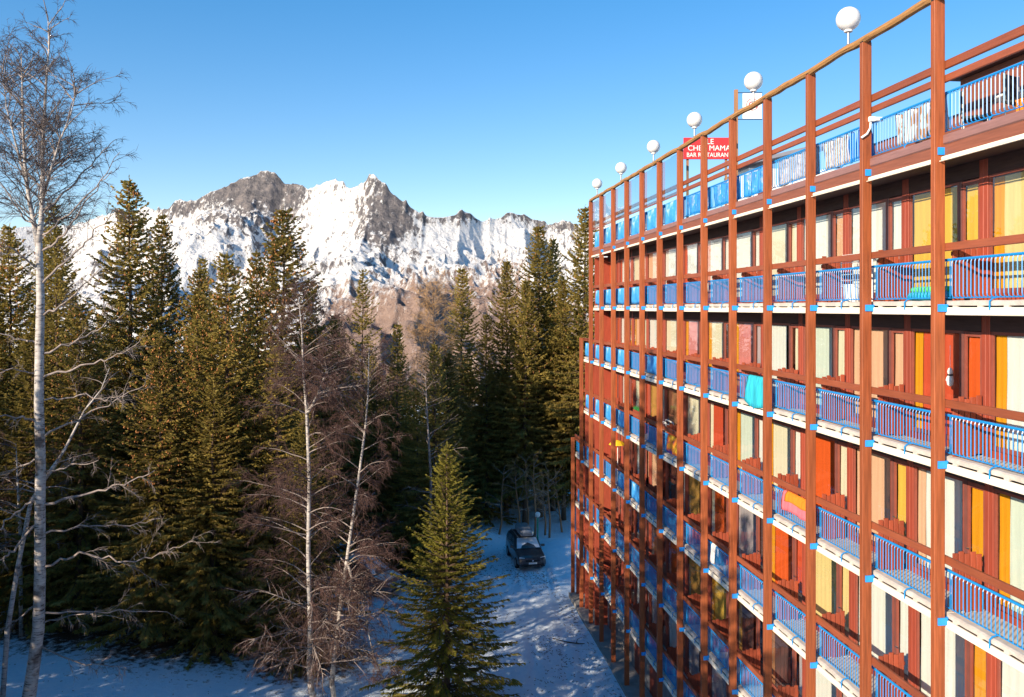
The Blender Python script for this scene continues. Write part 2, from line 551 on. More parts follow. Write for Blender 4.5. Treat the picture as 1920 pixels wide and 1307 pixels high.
def snow_ground_mat():
    m, nt, b = new_mat('trodden_snow')
    v = mapped(nt)
    f1 = noise(nt, v, 0.35, 5, 0.6)
    f2 = noise(nt, v, 3.2, 6, 0.7)
    f3 = noise(nt, v, 14, 4, 0.7)
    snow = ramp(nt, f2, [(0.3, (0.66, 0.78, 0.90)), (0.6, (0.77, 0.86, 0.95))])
    at_ = N(nt, 'ShaderNodeAttribute', attribute_name='bare')
    sub = N(nt, 'ShaderNodeMath', operation='ADD')
    nt.links.new(f2, sub.inputs[0]); nt.links.new(at_.outputs['Fac'], sub.inputs[1])
    ms = ramp(nt, sub.outputs[0], [(0.70, (0, 0, 0)), (0.86, (1, 1, 1))])
    earth = ramp(nt, f3, [(0.3, (0.05, 0.035, 0.025)), (0.7, (0.16, 0.10, 0.065))])
    mx = N(nt, 'ShaderNodeMix', data_type='RGBA')
    nt.links.new(ms.outputs[0], mx.inputs[0])
    nt.links.new(snow.outputs[0], mx.inputs[6]); nt.links.new(earth.outputs[0], mx.inputs[7])
    nt.links.new(mx.outputs[2], b.inputs['Base Color'])
    b.inputs['Roughness'].default_value = 0.75
    b.inputs['Specular IOR Level'].default_value = 0.2
    ad = N(nt, 'ShaderNodeMath', operation='MULTIPLY_ADD')
    ad.inputs[1].default_value = 0.35
    nt.links.new(f3, ad.inputs[0]); nt.links.new(f2, ad.inputs[2])
    bump(nt, b, ad.outputs[0], 0.7, 0.12)
    return m
M['snow_ground'] = snow_ground_mat()
M['snow'] = simple('packed_snow', (0.82, 0.83, 0.85), 0.7, 0.05, 5, bmp=0.4, spec=0.2)
ground_me = np_mesh('snowy_ground', V, F, M['snow_ground'], True)
ground = link('snowy_ground', ground_me)
tag(ground, 'trodden snow in blue shade between the forest and the apartment building', kind='structure')

# ------------------------------------------------------------------ setting: mountain range far across the valley
def mountain():
    prof = np.array([(-900, 500), (-400, 470), (-150, 450), (0, 428), (100, 418), (160, 398), (205, 404), (250, 388), (285, 392), (312, 386), (340, 376), (372, 370),
                     (400, 353), (432, 346), (452, 334), (478, 325), (500, 314), (516, 320), (534, 340), (552, 346), (580, 352), (605, 348),
                     (640, 337), (664, 348), (688, 343), (698, 341), (716, 327), (742, 352), (770, 372), (806, 400), (838, 401), (872, 397),
                     (905, 412), (935, 405), (958, 393), (984, 401), (1008, 413), (1030, 422), (1058, 411), (1088, 420), (1180, 418), (1300, 425), (1600, 430), (2600, 480)], float)
    YR = 9000.0
    px = np.concatenate([np.linspace(-900, 60, 110, endpoint=False), np.linspace(60, 1130, 620, endpoint=False), np.linspace(1130, 1900, 90)])
    d = np.concatenate([np.linspace(-700, 0, 12, endpoint=False), np.linspace(0, 1500, 260, endpoint=False), np.linspace(1500, 5200, 200)])   # metres in front of the crest
    XR = (px - 960) / FPX * YR
    yr = YR + 420 * np.sin(px / 170.0 + 0.6) + 250 * np.sin(px / 71.0)
    XX, DD = np.meshgrid(XR, d)
    PX, _ = np.meshgrid(px, d)
    YRR, _ = np.meshgrid(yr, d)
    YY = YRR - DD
    py = np.interp(px, prof[:, 0], prof[:, 1])
    ZR = ZC + (577 - py) / FPX * yr
    # spurs: sample the crest with a sideways drift that grows down the slope
    wob = 190 * fbm(XX / 900, DD / 1300 + 4, 3)
    drift = wob * sstep(0, 900, DD)
    zr = np.interp((XX + drift).ravel(), XR, ZR).reshape(XX.shape)
    smooth = np.interp(px, prof[:, 0], np.convolve(np.pad(prof[:, 1], 3, 'edge'), np.ones(7) / 7, 'valid'))
    zs = ZC + (577 - smooth[None]) / FPX * YRR
    k = sstep(200, 2600, DD)
    crest = zr * (1 - k) + zs * k
    # concave slope profile
    t = np.clip(DD, 0, None)
    drop = 560 * (1 - np.exp(-t / 480)) + t * 0.30
    drop = drop + np.clip(-DD, 0, None) * 0.7
    Z = crest - drop
    a = sstep(0, 500, DD)
    Z = Z + a * (ridged(XX / 1500 + 2.2, YY / 1700 + 0.3, 5) - 0.35) * 430
    Z = Z + sstep(-20, 260, np.abs(DD)) * (ridged(XX / 420 + 0.33 * YY / 420, YY / 620, 5) - 0.35) * 130
    Z = Z + (fbm(XX / 120, YY / 120, 4)) * 26 * sstep(0, 120, np.abs(DD))
    Z = Z + (ridged(XX / 150, YY / 260 + 8, 3) - 0.4) * 46 * (0.6 + a)
    Z = Z + (ridged(XX / 160 + 4, YY / 700, 4) - 0.4) * 62 * sstep(450, 0, np.abs(DD))
    # the smooth broad shoulder on the right, in front
    sh = np.exp(-((XX - 900) / 2600) ** 2) * 520 * sstep(900, 2300, DD) * sstep(-2400, 200, XX)
    Z = Z + sh * 0.55
    low = sstep(2200, 5200, DD)
    Z = Z - 420 * low ** 2
    V = np.stack([XX, YY, Z], -1).reshape(-1, 3)
    n1, n2 = len(px), len(d)
    ii = (np.arange(n2 - 1)[:, None] * n1 + np.arange(n1 - 1)[None]).ravel()
    F = np.stack([ii, ii + n1, ii + n1 + 1, ii + 1], 1)
    # rock: where it is steep, and bare brown turf low down
    gzx = np.gradient(Z, axis=1) / np.maximum(np.gradient(XX, axis=1), 1)
    dY = np.gradient(YY, axis=0); dY = np.where(np.abs(dY) < 1, -1, dY)
    gzy = np.gradient(Z, axis=0) / dY
    slope = np.sqrt(gzx ** 2 + gzy ** 2)
    spy = 577 - (Z - ZC) / YY * FPX
    spx = 960 + XX / YY * FPX
    def blob(cx, cy, sx, sy, rot=0):
        u = (spx - cx); w = (spy - cy)
        c, s_ = math.cos(rot), math.sin(rot)
        u2 = u * c + w * s_; w2 = -u * s_ + w * c
        return np.exp(-(u2 / sx) ** 2 - (w2 / sy) ** 2)
    rock = sstep(0.8, 1.9, slope) * 0.42
    rock = rock + 0.62 * blob(470, 365, 85, 48) + 0.3 * blob(540, 345, 40, 22) + 0.55 * blob(725, 430, 65, 55, 0.6) + 0.3 * blob(745, 365, 40, 22, 0.7)
    rock = rock - 0.35 * blob(630, 395, 50, 50) - 0.3 * blob(900, 440, 150, 30) - 0.3 * blob(250, 440, 110, 40)
    rock = rock + 0.3 * blob(1050, 410, 60, 22) + 0.3 * blob(960, 405, 45, 18) + 0.35 * blob(850, 405, 45, 14) + 0.3 * blob(330, 395, 50, 18)
    rock = np.clip(rock, 0, 1)
    turf = sstep(430, 610, spy + 45 * fbm(XX / 900, YY / 900, 3) - 190 * sstep(640, 520, spx) - 40 * sstep(950, 1100, spx))
    me = np_mesh('mountain_range', V, F, M['mountain'], True)
    for nm, arr in (('rock', rock), ('turf', turf)):
        at_ = me.attributes.new(nm, 'FLOAT', 'POINT')
        at_.data.foreach_set('value', arr.ravel().astype(np.float32))
    return tag(link('mountain_range', me), 'snowy rock peaks above brown slopes across the valley', kind='structure')

def mountain_mat():
    m, nt, b = new_mat('snow_and_rock')
    v = mapped(nt, (0.01, 0.01, 0.01))
    f = noise(nt, v, 1.2, 8, 0.7)
    v2 = mapped(nt, (0.026, 0.010, 0.012))
    f2 = noise(nt, v2, 1.0, 8, 0.75)
    ra = N(nt, 'ShaderNodeAttribute', attribute_name='rock')
    ta = N(nt, 'ShaderNodeAttribute', attribute_name='turf')
    def over(attr, nz, gain, lo, hi):
        h = N(nt, 'ShaderNodeMath', operation='MULTIPLY')
        h.inputs[1].default_value = 0.5
        nt.links.new(attr.outputs['Fac'], h.inputs[0])
        x = N(nt, 'ShaderNodeMath', operation='MULTIPLY_ADD')
        nt.links.new(nz, x.inputs[0]); x.inputs[1].default_value = gain * 0.5
        nt.links.new(h.outputs[0], x.inputs[2])
        lo *= 0.5; hi *= 0.5
        return ramp(nt, x.outputs[0], [(lo, (0, 0, 0)), (hi, (1, 1, 1))])
    rmask = over(ra, f2, 2.4, 1.50, 1.70)
    tmask = over(ta, f2, 2.4, 1.62, 2.0)
    rockc = ramp(nt, f, [(0.3, (0.07, 0.072, 0.085)), (0.5, (0.17, 0.16, 0.17)), (0.7, (0.30, 0.265, 0.26))])
    turfc = ramp(nt, f, [(0.3, (0.24, 0.165, 0.135)), (0.7, (0.40, 0.29, 0.245))])
    m1 = N(nt, 'ShaderNodeMix', data_type='RGBA')
    m1.inputs[6].default_value = (0.82, 0.82, 0.83, 1)
    nt.links.new(rmask.outputs[0], m1.inputs[0]); nt.links.new(rockc.outputs[0], m1.inputs[7])
    m2 = N(nt, 'ShaderNodeMix', data_type='RGBA')
    nt.links.new(tmask.outputs[0], m2.inputs[0])
    nt.links.new(m1.outputs[2], m2.inputs[6]); nt.links.new(turfc.outputs[0], m2.inputs[7])
    nt.links.new(m2.outputs[2], b.inputs['Base Color'])
    b.inputs['Roughness'].default_value = 0.9
    b.inputs['Specular IOR Level'].default_value = 0.05
    bump(nt, b, f, 1.0, 80)
    return m
M['mountain'] = mountain_mat()
mountain()

# ------------------------------------------------------------------ the apartment building
TH = math.atan(0.1224)
L = 2.388
B0 = Vector((7.50, 15.03, 0))
UX = Vector((math.cos(TH), math.sin(TH), 0))       # inward
UY = Vector((-math.sin(TH), math.cos(TH), 0))      # along the facade, away from the camera
def BW(x, y, z): return B0 + UX * x + UY * y + Vector((0, 0, z))
bld = empty('apartment_building', B0, TH, 'long apartment building with red timber posts, blue balcony railings and coloured curtains', 'building')
LEV = {j: ZC + 2.75 * j for j in range(1, -6, -1)}
KMIN, KMAX = -1, 15
def ktop(k):      # highest balcony level carried by bay k (between post k+1 and k+2, so post 1 is index 0)
    return 1 if k <= 11 else (-1 if k == 12 else -3)
# posts: index i stands at y = i*L ; i = -2 .. 14
post_mesh_cache = {}
def post(i):
    top = ZC + 5.40 if i <= 12 else (ZC - 1.60 if i == 13 else ZC - 7.3)
    key = round(top, 2)
    if key not in post_mesh_cache:
        mb = MB()
        mb.box(-0.10, 0.10, -0.06, 0.06, -0.1, top, 0.008)
        post_mesh_cache[key] = mb.mesh('post', M['post'])
    return link('post', post_mesh_cache[key], bld, (0, i * L, 0))
for i in range(-2, 15):
    post(i)

def share(cache={}):
    return cache
SH = share()
def part(key, fn, name, mat, parent, loc, smooth=False):
    if key not in SH:
        mb = MB(); fn(mb)
        SH[key] = mb.mesh(name, mat, smooth)
    return link(name, SH[key], parent, loc)

def mk_bracket(mb):
    mb.box(-0.045, 0.135, -0.085, -0.062, -0.065, 0.065)
    mb.box(0.102, 0.16, -0.0618, 0.03, -0.065, 0.065)
def mk_rail(mb): mb.box(0.105, 0.175, 0.002, L - 0.002, 1.00, 1.14, 0.012)
def mk_fascia(mb): mb.box(0.125, 0.175, 0.012, L - 0.012, -0.125, 0.012, 0.008)
def mk_soffit(mb): mb.box(0.18, 1.3, 0.003, L - 0.003, -0.115, -0.02)
def mk_lintel(mb): mb.box(0.83, 0.95, 0.072, L - 0.172, 2.335, 2.63)
def mk_panel(mb):
    for q in range(2):
        y0 = -0.165 + q * 0.116
        mb.box(0.83, 0.95 + 0.002 * q, y0, y0 + 0.112, 0.12, 2.628, 0.008)
def deck_mesh(seed):
    rr = random.Random(seed)
    mb = MB()
    n = 14
    e = [0.15 + 0.022 * rr.random() for _ in range(n + 1)]
    t = [0.125 + 0.012 * rr.random() for _ in range(n + 1)]
    v = []; f = []
    for i in range(n + 1):
        y = 0.02 + (L - 0.04) * i / n
        sag = 0.02 * math.sin(math.pi * i / n)
        v += [(e[i], y, 0.045 - sag * 0.3), (e[i] - 0.01, y, t[i] - 0.015 - sag * 0.3), (e[i] + 0.03, y, t[i]), (1.6, y, 0.125), (1.6, y, 0.04)]
    for i in range(n):
        a = i * 5; b2 = a + 5
        for q in range(4):
            f.append((a + q, b2 + q, b2 + q + 1, a + q + 1))
        f.append((a + 4, b2 + 4, b2, a))
    f.append((0, 1, 2, 3, 4)); f.append(tuple(n * 5 + q for q in (4, 3, 2, 1, 0)))
    mb.add(v, f)
    for q in range(4):
        y = 0.2 + q * 0.6 + 0.1 * rr.random()
        mb.box(0.165, 0.25, y, y + 0.12, 0.013, 0.05)
    return mb.mesh('deck', M['deck'])
DECKS = [deck_mesh(s) for s in range(3)]

BAR_N = 23
def bar_pts(y):
    return [(0.235, y, 0.845), (0.215, y, 0.79), (0.215, y, 0.24), (0.222, y, 0.205), (0.26, y, 0.178)]
SH['bar'] = MB().tube(bar_pts(0), 0.0092, 5, False).mesh('baluster', M['blue'])
def mk_railing(mb):
    mb.tube([(0.235, 0.02, 0.85), (0.235, L - 0.02, 0.85)], 0.025, 8)
    mb.tube([(0.26, 0.02, 0.178), (0.26, L - 0.02, 0.178)], 0.012, 6)
    mb.box(0.208, 0.222, L - 0.034, L - 0.020, 0.20, 0.845)
    # strap down to the slab edge at mid bay
    mb.tube([(0.255, L / 2, 0.178), (0.16, L / 2, 0.155), (0.112, L / 2, 0.11), (0.112, L / 2, -0.03)], 0.013, 5)
def mk_partition_frame(mb):
    mb.box(0.27, 0.86, 0.006, 0.034, 0.92, 1.00)
    mb.box(0.27, 0.86, 0.006, 0.034, 0.26, 0.34)
    mb.box(0.29, 0.74, 0.012, 0.030, 0.343, 0.917)
SH['board_front'] = MB().box(0, 0.10, -0.022, 0.004, 0.14, 1.17, 0.006).mesh('board', M['board'])
SH['board_back'] = MB().box(0, 0.075, 0.036, 0.060, 0.14, 1.13, 0.006).mesh('board', M['board'])
WY0, WY1 = 0.65, L - 0.172
def mk_window(mb):
    x0, x1 = 0.85, 0.89
    mb.box(x0, x1, WY0, WY0 + 0.05, 0.26, 2.33)
    mb.box(x0, x1, WY1 - 0.05, WY1, 0.26, 2.33)
    mb.box(x0 + .002, x1 - .002, WY0 + 0.05, WY1 - 0.05, 0.26, 0.34)
    mb.box(x0 + .002, x1 - .002, WY0 + 0.05, WY1 - 0.05, 2.28, 2.33)
def mk_sill(mb): mb.box(0.82, 0.95, WY0, WY1, 0.125, 0.258)
def mk_pane(mb): mb.box(0.868, 0.874, WY0 + 0.05, WY1 - 0.05, 0.34, 2.28)
def mk_mullion(mb): mb.box(0.845, 0.92, 0.556, 0.646, 0.127, 2.331)
DY0, DY1 = 0.072, 0.552
def mk_door(mb):
    x0, x1 = 0.852, 0.888
    mb.box(x0, x1, DY0, DY0 + 0.05, 0.14, 2.32)
    mb.box(x0, x1, DY1 - 0.05, DY1, 0.14, 2.32)
    mb.box(x0 + .002, x1 - .002, DY0 + 0.05, DY1 - 0.05, 0.14, 0.62)
    mb.box(x0 + .002, x1 - .002, DY0 + 0.05, DY1 - 0.05, 2.23, 2.32)
def mk_door_pane(mb): mb.box(0.868, 0.874, DY0 + 0.05, DY1 - 0.05, 0.62, 2.23)
def mk_handle(mb):
    mb.tube([(0.85, DY1 - 0.04, 1.1), (0.80, DY1 - 0.04, 1.1), (0.80, DY1 - 0.14, 1.1)], 0.011, 6)
def curtain_fn(y0, y1, z0, z1, amp, n, seed):
    rr = random.Random(seed)
    ph = rr.random() * 6
    def fn(u, v):
        y = y0 + (y1 - y0) * u
        w = math.sin(u * n * 6.283 + ph) + 0.45 * math.sin(u * n * 2.3 * 6.283 + ph * 2)
        return (0.912 + amp * w * (0.55 + 0.45 * (1 - v)), y + 0.01 * math.sin(v * 5 + ph) , z0 + (z1 - z0) * v)
    return fn
def curtain(col_name, y0, y1, z0, parent, loc, seed):
    key = ('cur', col_name, round(y0, 2), round(y1, 2), round(z0, 1), seed % 3)
    if key not in SH:
        n = max(2, round((y1 - y0) / 0.22))
        SH[key] = MB().sheet(curtain_fn(y0, y1, z0, 2.27, 0.0035, n, seed % 3), n * 7, 3).mesh('curtain', CUR[col_name], True)
    o = link('curtain', SH[key], parent, loc)
    o['label'] = {'mint': 'pale mint curtain', 'salmon': 'rose curtain', 'redorange': 'red orange curtain', 'pale_yellow': 'pale yellow curtain', 'grey': 'grey lilac curtain', 'dark': 'dark plum curtain'}.get(col_name, col_name + ' curtain')
    return o

# wall bay k (0-based post index: bay b runs from post b to post b+1) ; (window, strip, door, window width share)
CT = {
    # row 0 (first floor above the eye line)
    (0, -1): ('pale_yellow', 'orange', 'yellow', 1), (0, 0): ('yellow', None, 'yellow', 1), (0, 1): ('white', None, 'white', 1), (0, 2): ('white', None, 'peach', 1), (0, 3): ('cream', None, 'cream', 1),  # nearest bay: log wall reflection in the glass painted as pale yellow curtain
    (0, 4): ('white', None, 'white', 1), (0, 5): ('white', 'pink', 'white', 1), (0, 6): ('white', 'red', 'red', .8), (0, 7): ('white', None, 'cream', 1), (0, 8): ('peach', None, 'dark', .8),
    (0, 9): ('cream', None, 'peach', 1), (0, 10): ('white', 'red', 'pink', 1), (0, 11): ('redorange', None, 'red', 1),
    (-1, -1): ('white', 'orange', 'white', 1), (-1, 0): ('red', 'orange', 'redorange', 1), (-1, 1): ('peach', None, 'peach', 1), (-1, 2): ('mint', None, 'cream', .95), (-1, 3): ('white', None, 'cream', .7),
    (-1, 4): ('salmon', 'orange', 'grey', 1), (-1, 5): ('cream', 'orange', 'dark', 1), (-1, 6): ('salmon', 'orange', 'red', .8), (-1, 7): ('cream', None, 'pink', 1), (-1, 8): ('white', None, 'red', .8),
    (-1, 9): ('peach', 'orange', 'cream', 1), (-1, 10): ('white', None, 'orange', 1), (-1, 11): ('redorange', None, 'redorange', 1), (-1, 12): ('dark', None, 'red', 1),
    (-2, -1): ('mint', 'orange', 'white', 1), (-2, 0): ('white', 'peach', 'orange', .95), (-2, 1): ('peach', None, 'yellow', 1), (-2, 2): ('redorange', 'orange', 'cream', 1), (-2, 3): ('cream', 'orange', 'white', 1),
    (-2, 4): ('mint', 'orange', 'white', 1), (-2, 5): ('red', 'cream', 'salmon', 1), (-2, 6): ('cream', None, 'brown', 1), (-2, 7): ('brown', None, 'dark', .7), (-2, 8): ('ochre', None, 'white', .8),
    (-2, 9): ('cream', None, 'red', 1), (-2, 10): ('white', None, 'red', 1), (-2, 11): ('redorange', None, 'red', 1), (-2, 12): ('red', None, 'red', 1),
    (-3, -1): ('white', None, 'orange', 1), (-3, 0): ('white', None, 'orange', .8), (-3, 1): ('white', None, 'white', 1), (-3, 2): ('pale_yellow', None, 'pale_yellow', 1), (-3, 3): ('redorange', 'orange', 'red', 1),
    (-3, 4): ('grey', None, 'dark', .8), (-3, 5): ('redorange', 'cream', 'red', 1), (-3, 6): ('ochre', None, 'dark', .6), (-3, 7): ('dark', None, 'white', .7), (-3, 8): ('peach', None, 'red', 1),
    (-3, 9): ('white', None, 'peach', .7), (-3, 10): ('dark', None, 'dark', 1), (-3, 11): ('red', None, 'dark', 1), (-3, 12): ('white', None, 'dark', 1), (-3, 13): ('dark', None, 'dark', 1),
    (-4, -1): ('white', None, 'white', 1), (-4, 0): ('white', None, 'cream', 1), (-4, 1): ('white', None, 'white', 1), (-4, 2): ('white', None, 'grey', 1), (-4, 3): ('dark', 'brown', 'grey', .7),
    (-4, 4): ('dark', 'ochre', 'dark', .6), (-4, 5): ('yellow', 'orange', 'red', 1), (-4, 6): ('ochre', None, 'dark', .8), (-4, 7): ('redorange', None, 'dark', .8),
}
bar_jobs = []; board_jobs = []
WDX = {0: 0.0, -1: 0.04, -2: 0.10, -3: 0.15}
for j in range(1, -6, -1):
    for k in range(KMIN, 14):
        if j > ktop(k):
            continue
        zb = LEV[j]
        loc = (0, k * L, zb)
        top = (j == 1)
        part('bracket', mk_bracket, 'bracket', M['blue_bracket'], bld, loc)
        if top:
            # terrace: deep built-up edge of boards, awning strip below
            part('cap', lambda m: m.box(0.06, 0.20, 0.004, L - .004, 0.12, 0.29, 0.02), 'cap_board', M['mauve_board'], bld, loc)
            part('fb', lambda m: m.box(0.075, 0.19, 0.004, L - .004, -0.09, 0.118, 0.008), 'fascia_board', M['brown_board'], bld, loc)
            part('aw', lambda m: m.tube([(0.055, 0.07, -0.13), (0.055, L - 0.07, -0.13)], 0.042, 10).box(-.02, .02, 0.07, L - .07, -0.185, -0.172), 'awning_roll', M['fascia'], bld, loc)
            part('tdeck', lambda m: m.box(0.205, 6.0, 0.003, L - .003, 0.10, 0.26), 'terrace_deck', M['deck'], bld, loc)
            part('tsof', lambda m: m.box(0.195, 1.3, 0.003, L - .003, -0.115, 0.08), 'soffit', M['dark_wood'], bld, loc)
            part('rail_a', lambda m: m.box(0.105, 0.165, 0.002, L - .002, 1.45, 1.60, 0.012), 'top_rail', M['rail'], bld, loc)
            part('rail_b', lambda m: m.box(0.105, 0.165, 0.002, L - .002, 1.22, 1.35, 0.012), 'top_rail', M['rail'], bld, loc)
        else:
            part('rail', mk_rail, 'timber_rail', M['rail'], bld, loc)
            part('fascia', mk_fascia, 'slab_edge', M['fascia'], bld, loc)
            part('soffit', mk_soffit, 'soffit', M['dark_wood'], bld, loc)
            link('deck', DECKS[(k * 7 + j * 3) % 3], bld, loc)
        lz = zb + (0.22 if top else 0)
        rl = part('railing', mk_railing, 'railing', M['blue'], bld, (0, k * L, lz))
        for q in range(BAR_N):
            y = 0.03 + (L - 0.06) * (q + 0.5) / BAR_N
            bar_jobs.append((k, j, y, rl, (k * L + y, lz)))
        if top:
            continue
        # partition between neighbours, standing on the bay line
        pt = part('pf', mk_partition_frame, 'partition', M['board'], bld, loc)
        for q in range(5):
            board_jobs.append((k, j, 'board_front', 0.275 + q * 0.113, pt))
        for q in range(3):
            board_jobs.append((k, j, 'board_back', 0.275 + 0.075 + q * 0.113, pt))
        loc = (WDX.get(j, 0.15), k * L, zb)
        part('panel', mk_panel, 'wall_panel', M['redwall'], bld, loc)
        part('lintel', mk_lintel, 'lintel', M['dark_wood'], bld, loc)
        part('sill', mk_sill, 'sill', M['redwall'], bld, loc)
        part('mull', mk_mullion, 'mullion', M['frame_dark'], bld, loc)
        w = part('window', mk_window, 'window', M['frame'], bld, loc)
        part('pane', mk_pane, 'pane', M['glass'], w, (0, 0, 0))
        dr = part('door', mk_door, 'door', M['frame'], bld, loc)
        part('dpane', mk_door_pane, 'pane', M['glass'], dr, (0, 0, 0))
        if k <= 4:
            part('handle', mk_handle, 'handle', M['chrome'], dr, (0, 0, 0))
        c = CT.get((j, k)) or (random.choice(['dark', 'grey', 'brown', 'ochre', 'white']), None, random.choice(['dark', 'brown', 'white']), random.choice([.6, .8, 1]))
        ya, yb = WY0 + 0.05, WY1 - 0.05
        sw = 0.0
        if c[1]:
            sw = 0.26
            curtain(c[1], yb - sw, yb, 0.30, w, (0, 0, 0), k + 20)
        wid = (yb - sw - ya) * (1.0 if c[3] >= .8 else c[3] + .15)
        curtain(c[0], yb - sw - wid, yb - sw - 0.01, 0.30, w, (0, 0, 0), k + j * 5 + 40)
        curtain(c[2], DY0 + 0.05, DY1 - (0.05 if c[3] > 0.75 else 0.16), 0.5, dr, (0, 0, 0), k + j * 3 + 60)
# every railing bar and partition board close enough to be told apart is an object; the rest are joined
bar_jobs.sort(key=lambda t: (max(t[0], 0) * 3 + abs(t[1]) + (20 if t[0] < 0 else 0)))
rest = MB()
for n_, (k, j, y, rl, w) in enumerate(bar_jobs):
    if n_ < 300:
        link('baluster', SH['bar'], rl, (0, y, 0))
    else:
        rest.tube([(p[0], w[0], w[1] + p[2]) for p in bar_pts(0)], 0.0105, 4, False)
tag(rest.build('baluster', M['blue'], bld), kind='stuff')
board_jobs.sort(key=lambda t: (max(t[0], 0) * 3 + abs(t[1]) + (20 if t[0] < 0 else 0)))
rest = MB()
for n_, (k, j, key, x, pt) in enumerate(board_jobs):
    dz = 0.015 * ((n_ * 7) % 5 - 2)
    if n_ < 290:
        link('board', SH[key], pt, (x, 0, dz))
    else:
        if key == 'board_front':
            rest.box(x, x + 0.10, k * L - 0.022, k * L + 0.004, LEV[j] + 0.14, LEV[j] + 1.17 + dz)
        else:
            rest.box(x, x + 0.075, k * L + 0.036, k * L + 0.060, LEV[j] + 0.14, LEV[j] + 1.13 + dz)
tag(rest.build('board', M['board'], bld), kind='stuff')

# end rails on the stepped far bays, party walls, back wall, ground floor
for j, ks in ((1, range(KMIN, 12)),):
    pass
for i, zt in ((12, ZC + 2.6), (13, ZC - 2.9), (14, ZC - 8.4)):
    MB().box(0.16, 6.5, i * L - 0.30, i * L - 0.14, 0, zt - 0.03).build('end_wall', M['redwall'], bld)
y0, y1 = KMIN * L, 14 * L
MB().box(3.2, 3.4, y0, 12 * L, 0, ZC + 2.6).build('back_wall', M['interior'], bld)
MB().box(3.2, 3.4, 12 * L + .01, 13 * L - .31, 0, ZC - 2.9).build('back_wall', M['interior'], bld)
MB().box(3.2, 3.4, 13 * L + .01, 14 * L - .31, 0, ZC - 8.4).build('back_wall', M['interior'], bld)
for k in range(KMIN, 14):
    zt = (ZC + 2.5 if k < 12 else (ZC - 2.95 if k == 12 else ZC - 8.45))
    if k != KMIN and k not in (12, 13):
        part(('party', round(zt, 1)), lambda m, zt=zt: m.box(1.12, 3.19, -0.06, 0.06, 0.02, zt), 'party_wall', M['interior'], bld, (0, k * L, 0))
# ground floor
for k in range(KMIN, 14):
    part('gf', lambda m: m.box(0.80, 0.95, 0.003, L - .003, -0.2, LEV[-5] - 0.14), 'ground_wall', M['concrete'], bld, (0, k * L, 0))
    part('kerb', lambda m: m.box(-0.25, 0.78, 0.006, L - 0.006, -0.3, 0.14, 0.02), 'plinth', M['concrete'], bld, (0, k * L, 0))
for k in (1, 3, 4, 6, 8, 9, 11):
    part('cell', lambda m: m.box(0.775, 0.797, 0.5, 1.6, 0.15, 2.0), 'cellar_door', M['board'], bld, (0, k * L, 0))
# stepped-down far end: cap rails over the last balconies
MB().box(0.105, 0.175, 12 * L + .002, 13 * L, ZC - 1.72, ZC - 1.60).build('timber_rail', M['rail'], bld)
MB().box(0.105, 0.175, 13 * L + .002, 14 * L, ZC - 7.42, ZC - 7.30).build('timber_rail', M['rail'], bld)
# terrace back wall, low
MB().box(2.6, 2.75, y0, 3 * L, ZC + 3.012, ZC + 4.22).build('terrace_wall', M['brown_board'], bld)
MB().box(2.58, 2.74, y0, 1.3 * L, ZC + 4.23, ZC + 4.92).build('terrace_wall', M['brown_board'], bld)
MB().box(2.3, 2.9, y0, 1.3 * L + .15, ZC + 4.93, ZC + 5.02).build('wall_coping', M['dark_wood'], bld)

# log gutter across the post heads
def gutter():
    mb = MB()
    rr = random.Random(5)
    n = 80
    pts = []; rad = []
    for i in range(n + 1):
        y = -2 * L + (14 * L) * i / n
        pts.append((-0.02 + 0.018 * (rr.random() - .5), y, ZC + 5.47 + 0.03 * (rr.random() - .5) + 0.012 * math.sin(y * 2.1)))
        rad.append(0.075 + 0.012 * rr.random())
    return mb.tube(pts, rad, 9).build('log_gutter', M['gutter'], bld, smooth=False)
gutter()
for i in range(-2, 13):
    part('cap_iron', lambda m: m.box(-0.09, 0.09, -0.055, 0.055, ZC + 5.402, ZC + 5.44), 'gutter_hook', M['black'], bld, (0, i * L, 0))
# glass wind screens on the far terrace bays
for k in range(6, 12):
    fr = part('scr', lambda m: m.box(0.03, 0.07, 0.07, 0.10, 1.25, 2.6).box(0.03, 0.07, L - 0.10, L - 0.07, 1.25, 2.6).box(0.032, 0.068, 0.10, L - 0.10, 1.18, 1.219).box(0.033, 0.067, .07, .0999, 1.18, 1.249).box(0.033, 0.067, L - .0999, L - .07, 1.18, 1.249), 'screen_frame', M['frame'], bld, (0, k * L, LEV[1]))
    part('scrp', lambda m: m.box(0.045, 0.053, 0.102, L / 2 - 0.02, 1.22, 2.62).box(0.045, 0.053, L / 2 + 0.0, L - 0.102, 1.22, 2.60), 'pane', M['screen_glass'], fr, (0, 0, 0))

# ------------------------------------------------------------------ globe lamps on the gutter
def build_lamp():
    t = empty('globe_lamp', (0, 0, 0), 0, 'x', 'lamp')
    prof = [(0.25 * math.sin(a), 0.56 - 0.25 * math.cos(a)) for a in np.linspace(0.25, math.pi - 0.02, 18)]
    MB().lathe(prof, 24).build('globe', M['globe'], t, smooth=True)
    MB().lathe([(0.085, 0.285), (0.09, 0.30), (0.075, 0.33)], 16).build('collar', M['white_paint'], t)
    MB().lathe([(0.028, -0.06), (0.028, 0.283)], 10).build('stem', M['grey_metal'], t)
    MB().lathe([(0.05, -0.03), (0.055, 0.0), (0.032, 0.03)], 10).build('base_plate', M['grey_metal'], t)
    return t
lab = ['largest white globe lamp, above the second post from the right', 'white globe lamp in front of the white hanging sign', 'white globe lamp above the red restaurant sign',
       'white globe lamp fourth from the right along the gutter', 'white globe lamp next to last toward the far gutter end', 'smallest white globe lamp at the far end of the gutter']
lamp0 = build_lamp()
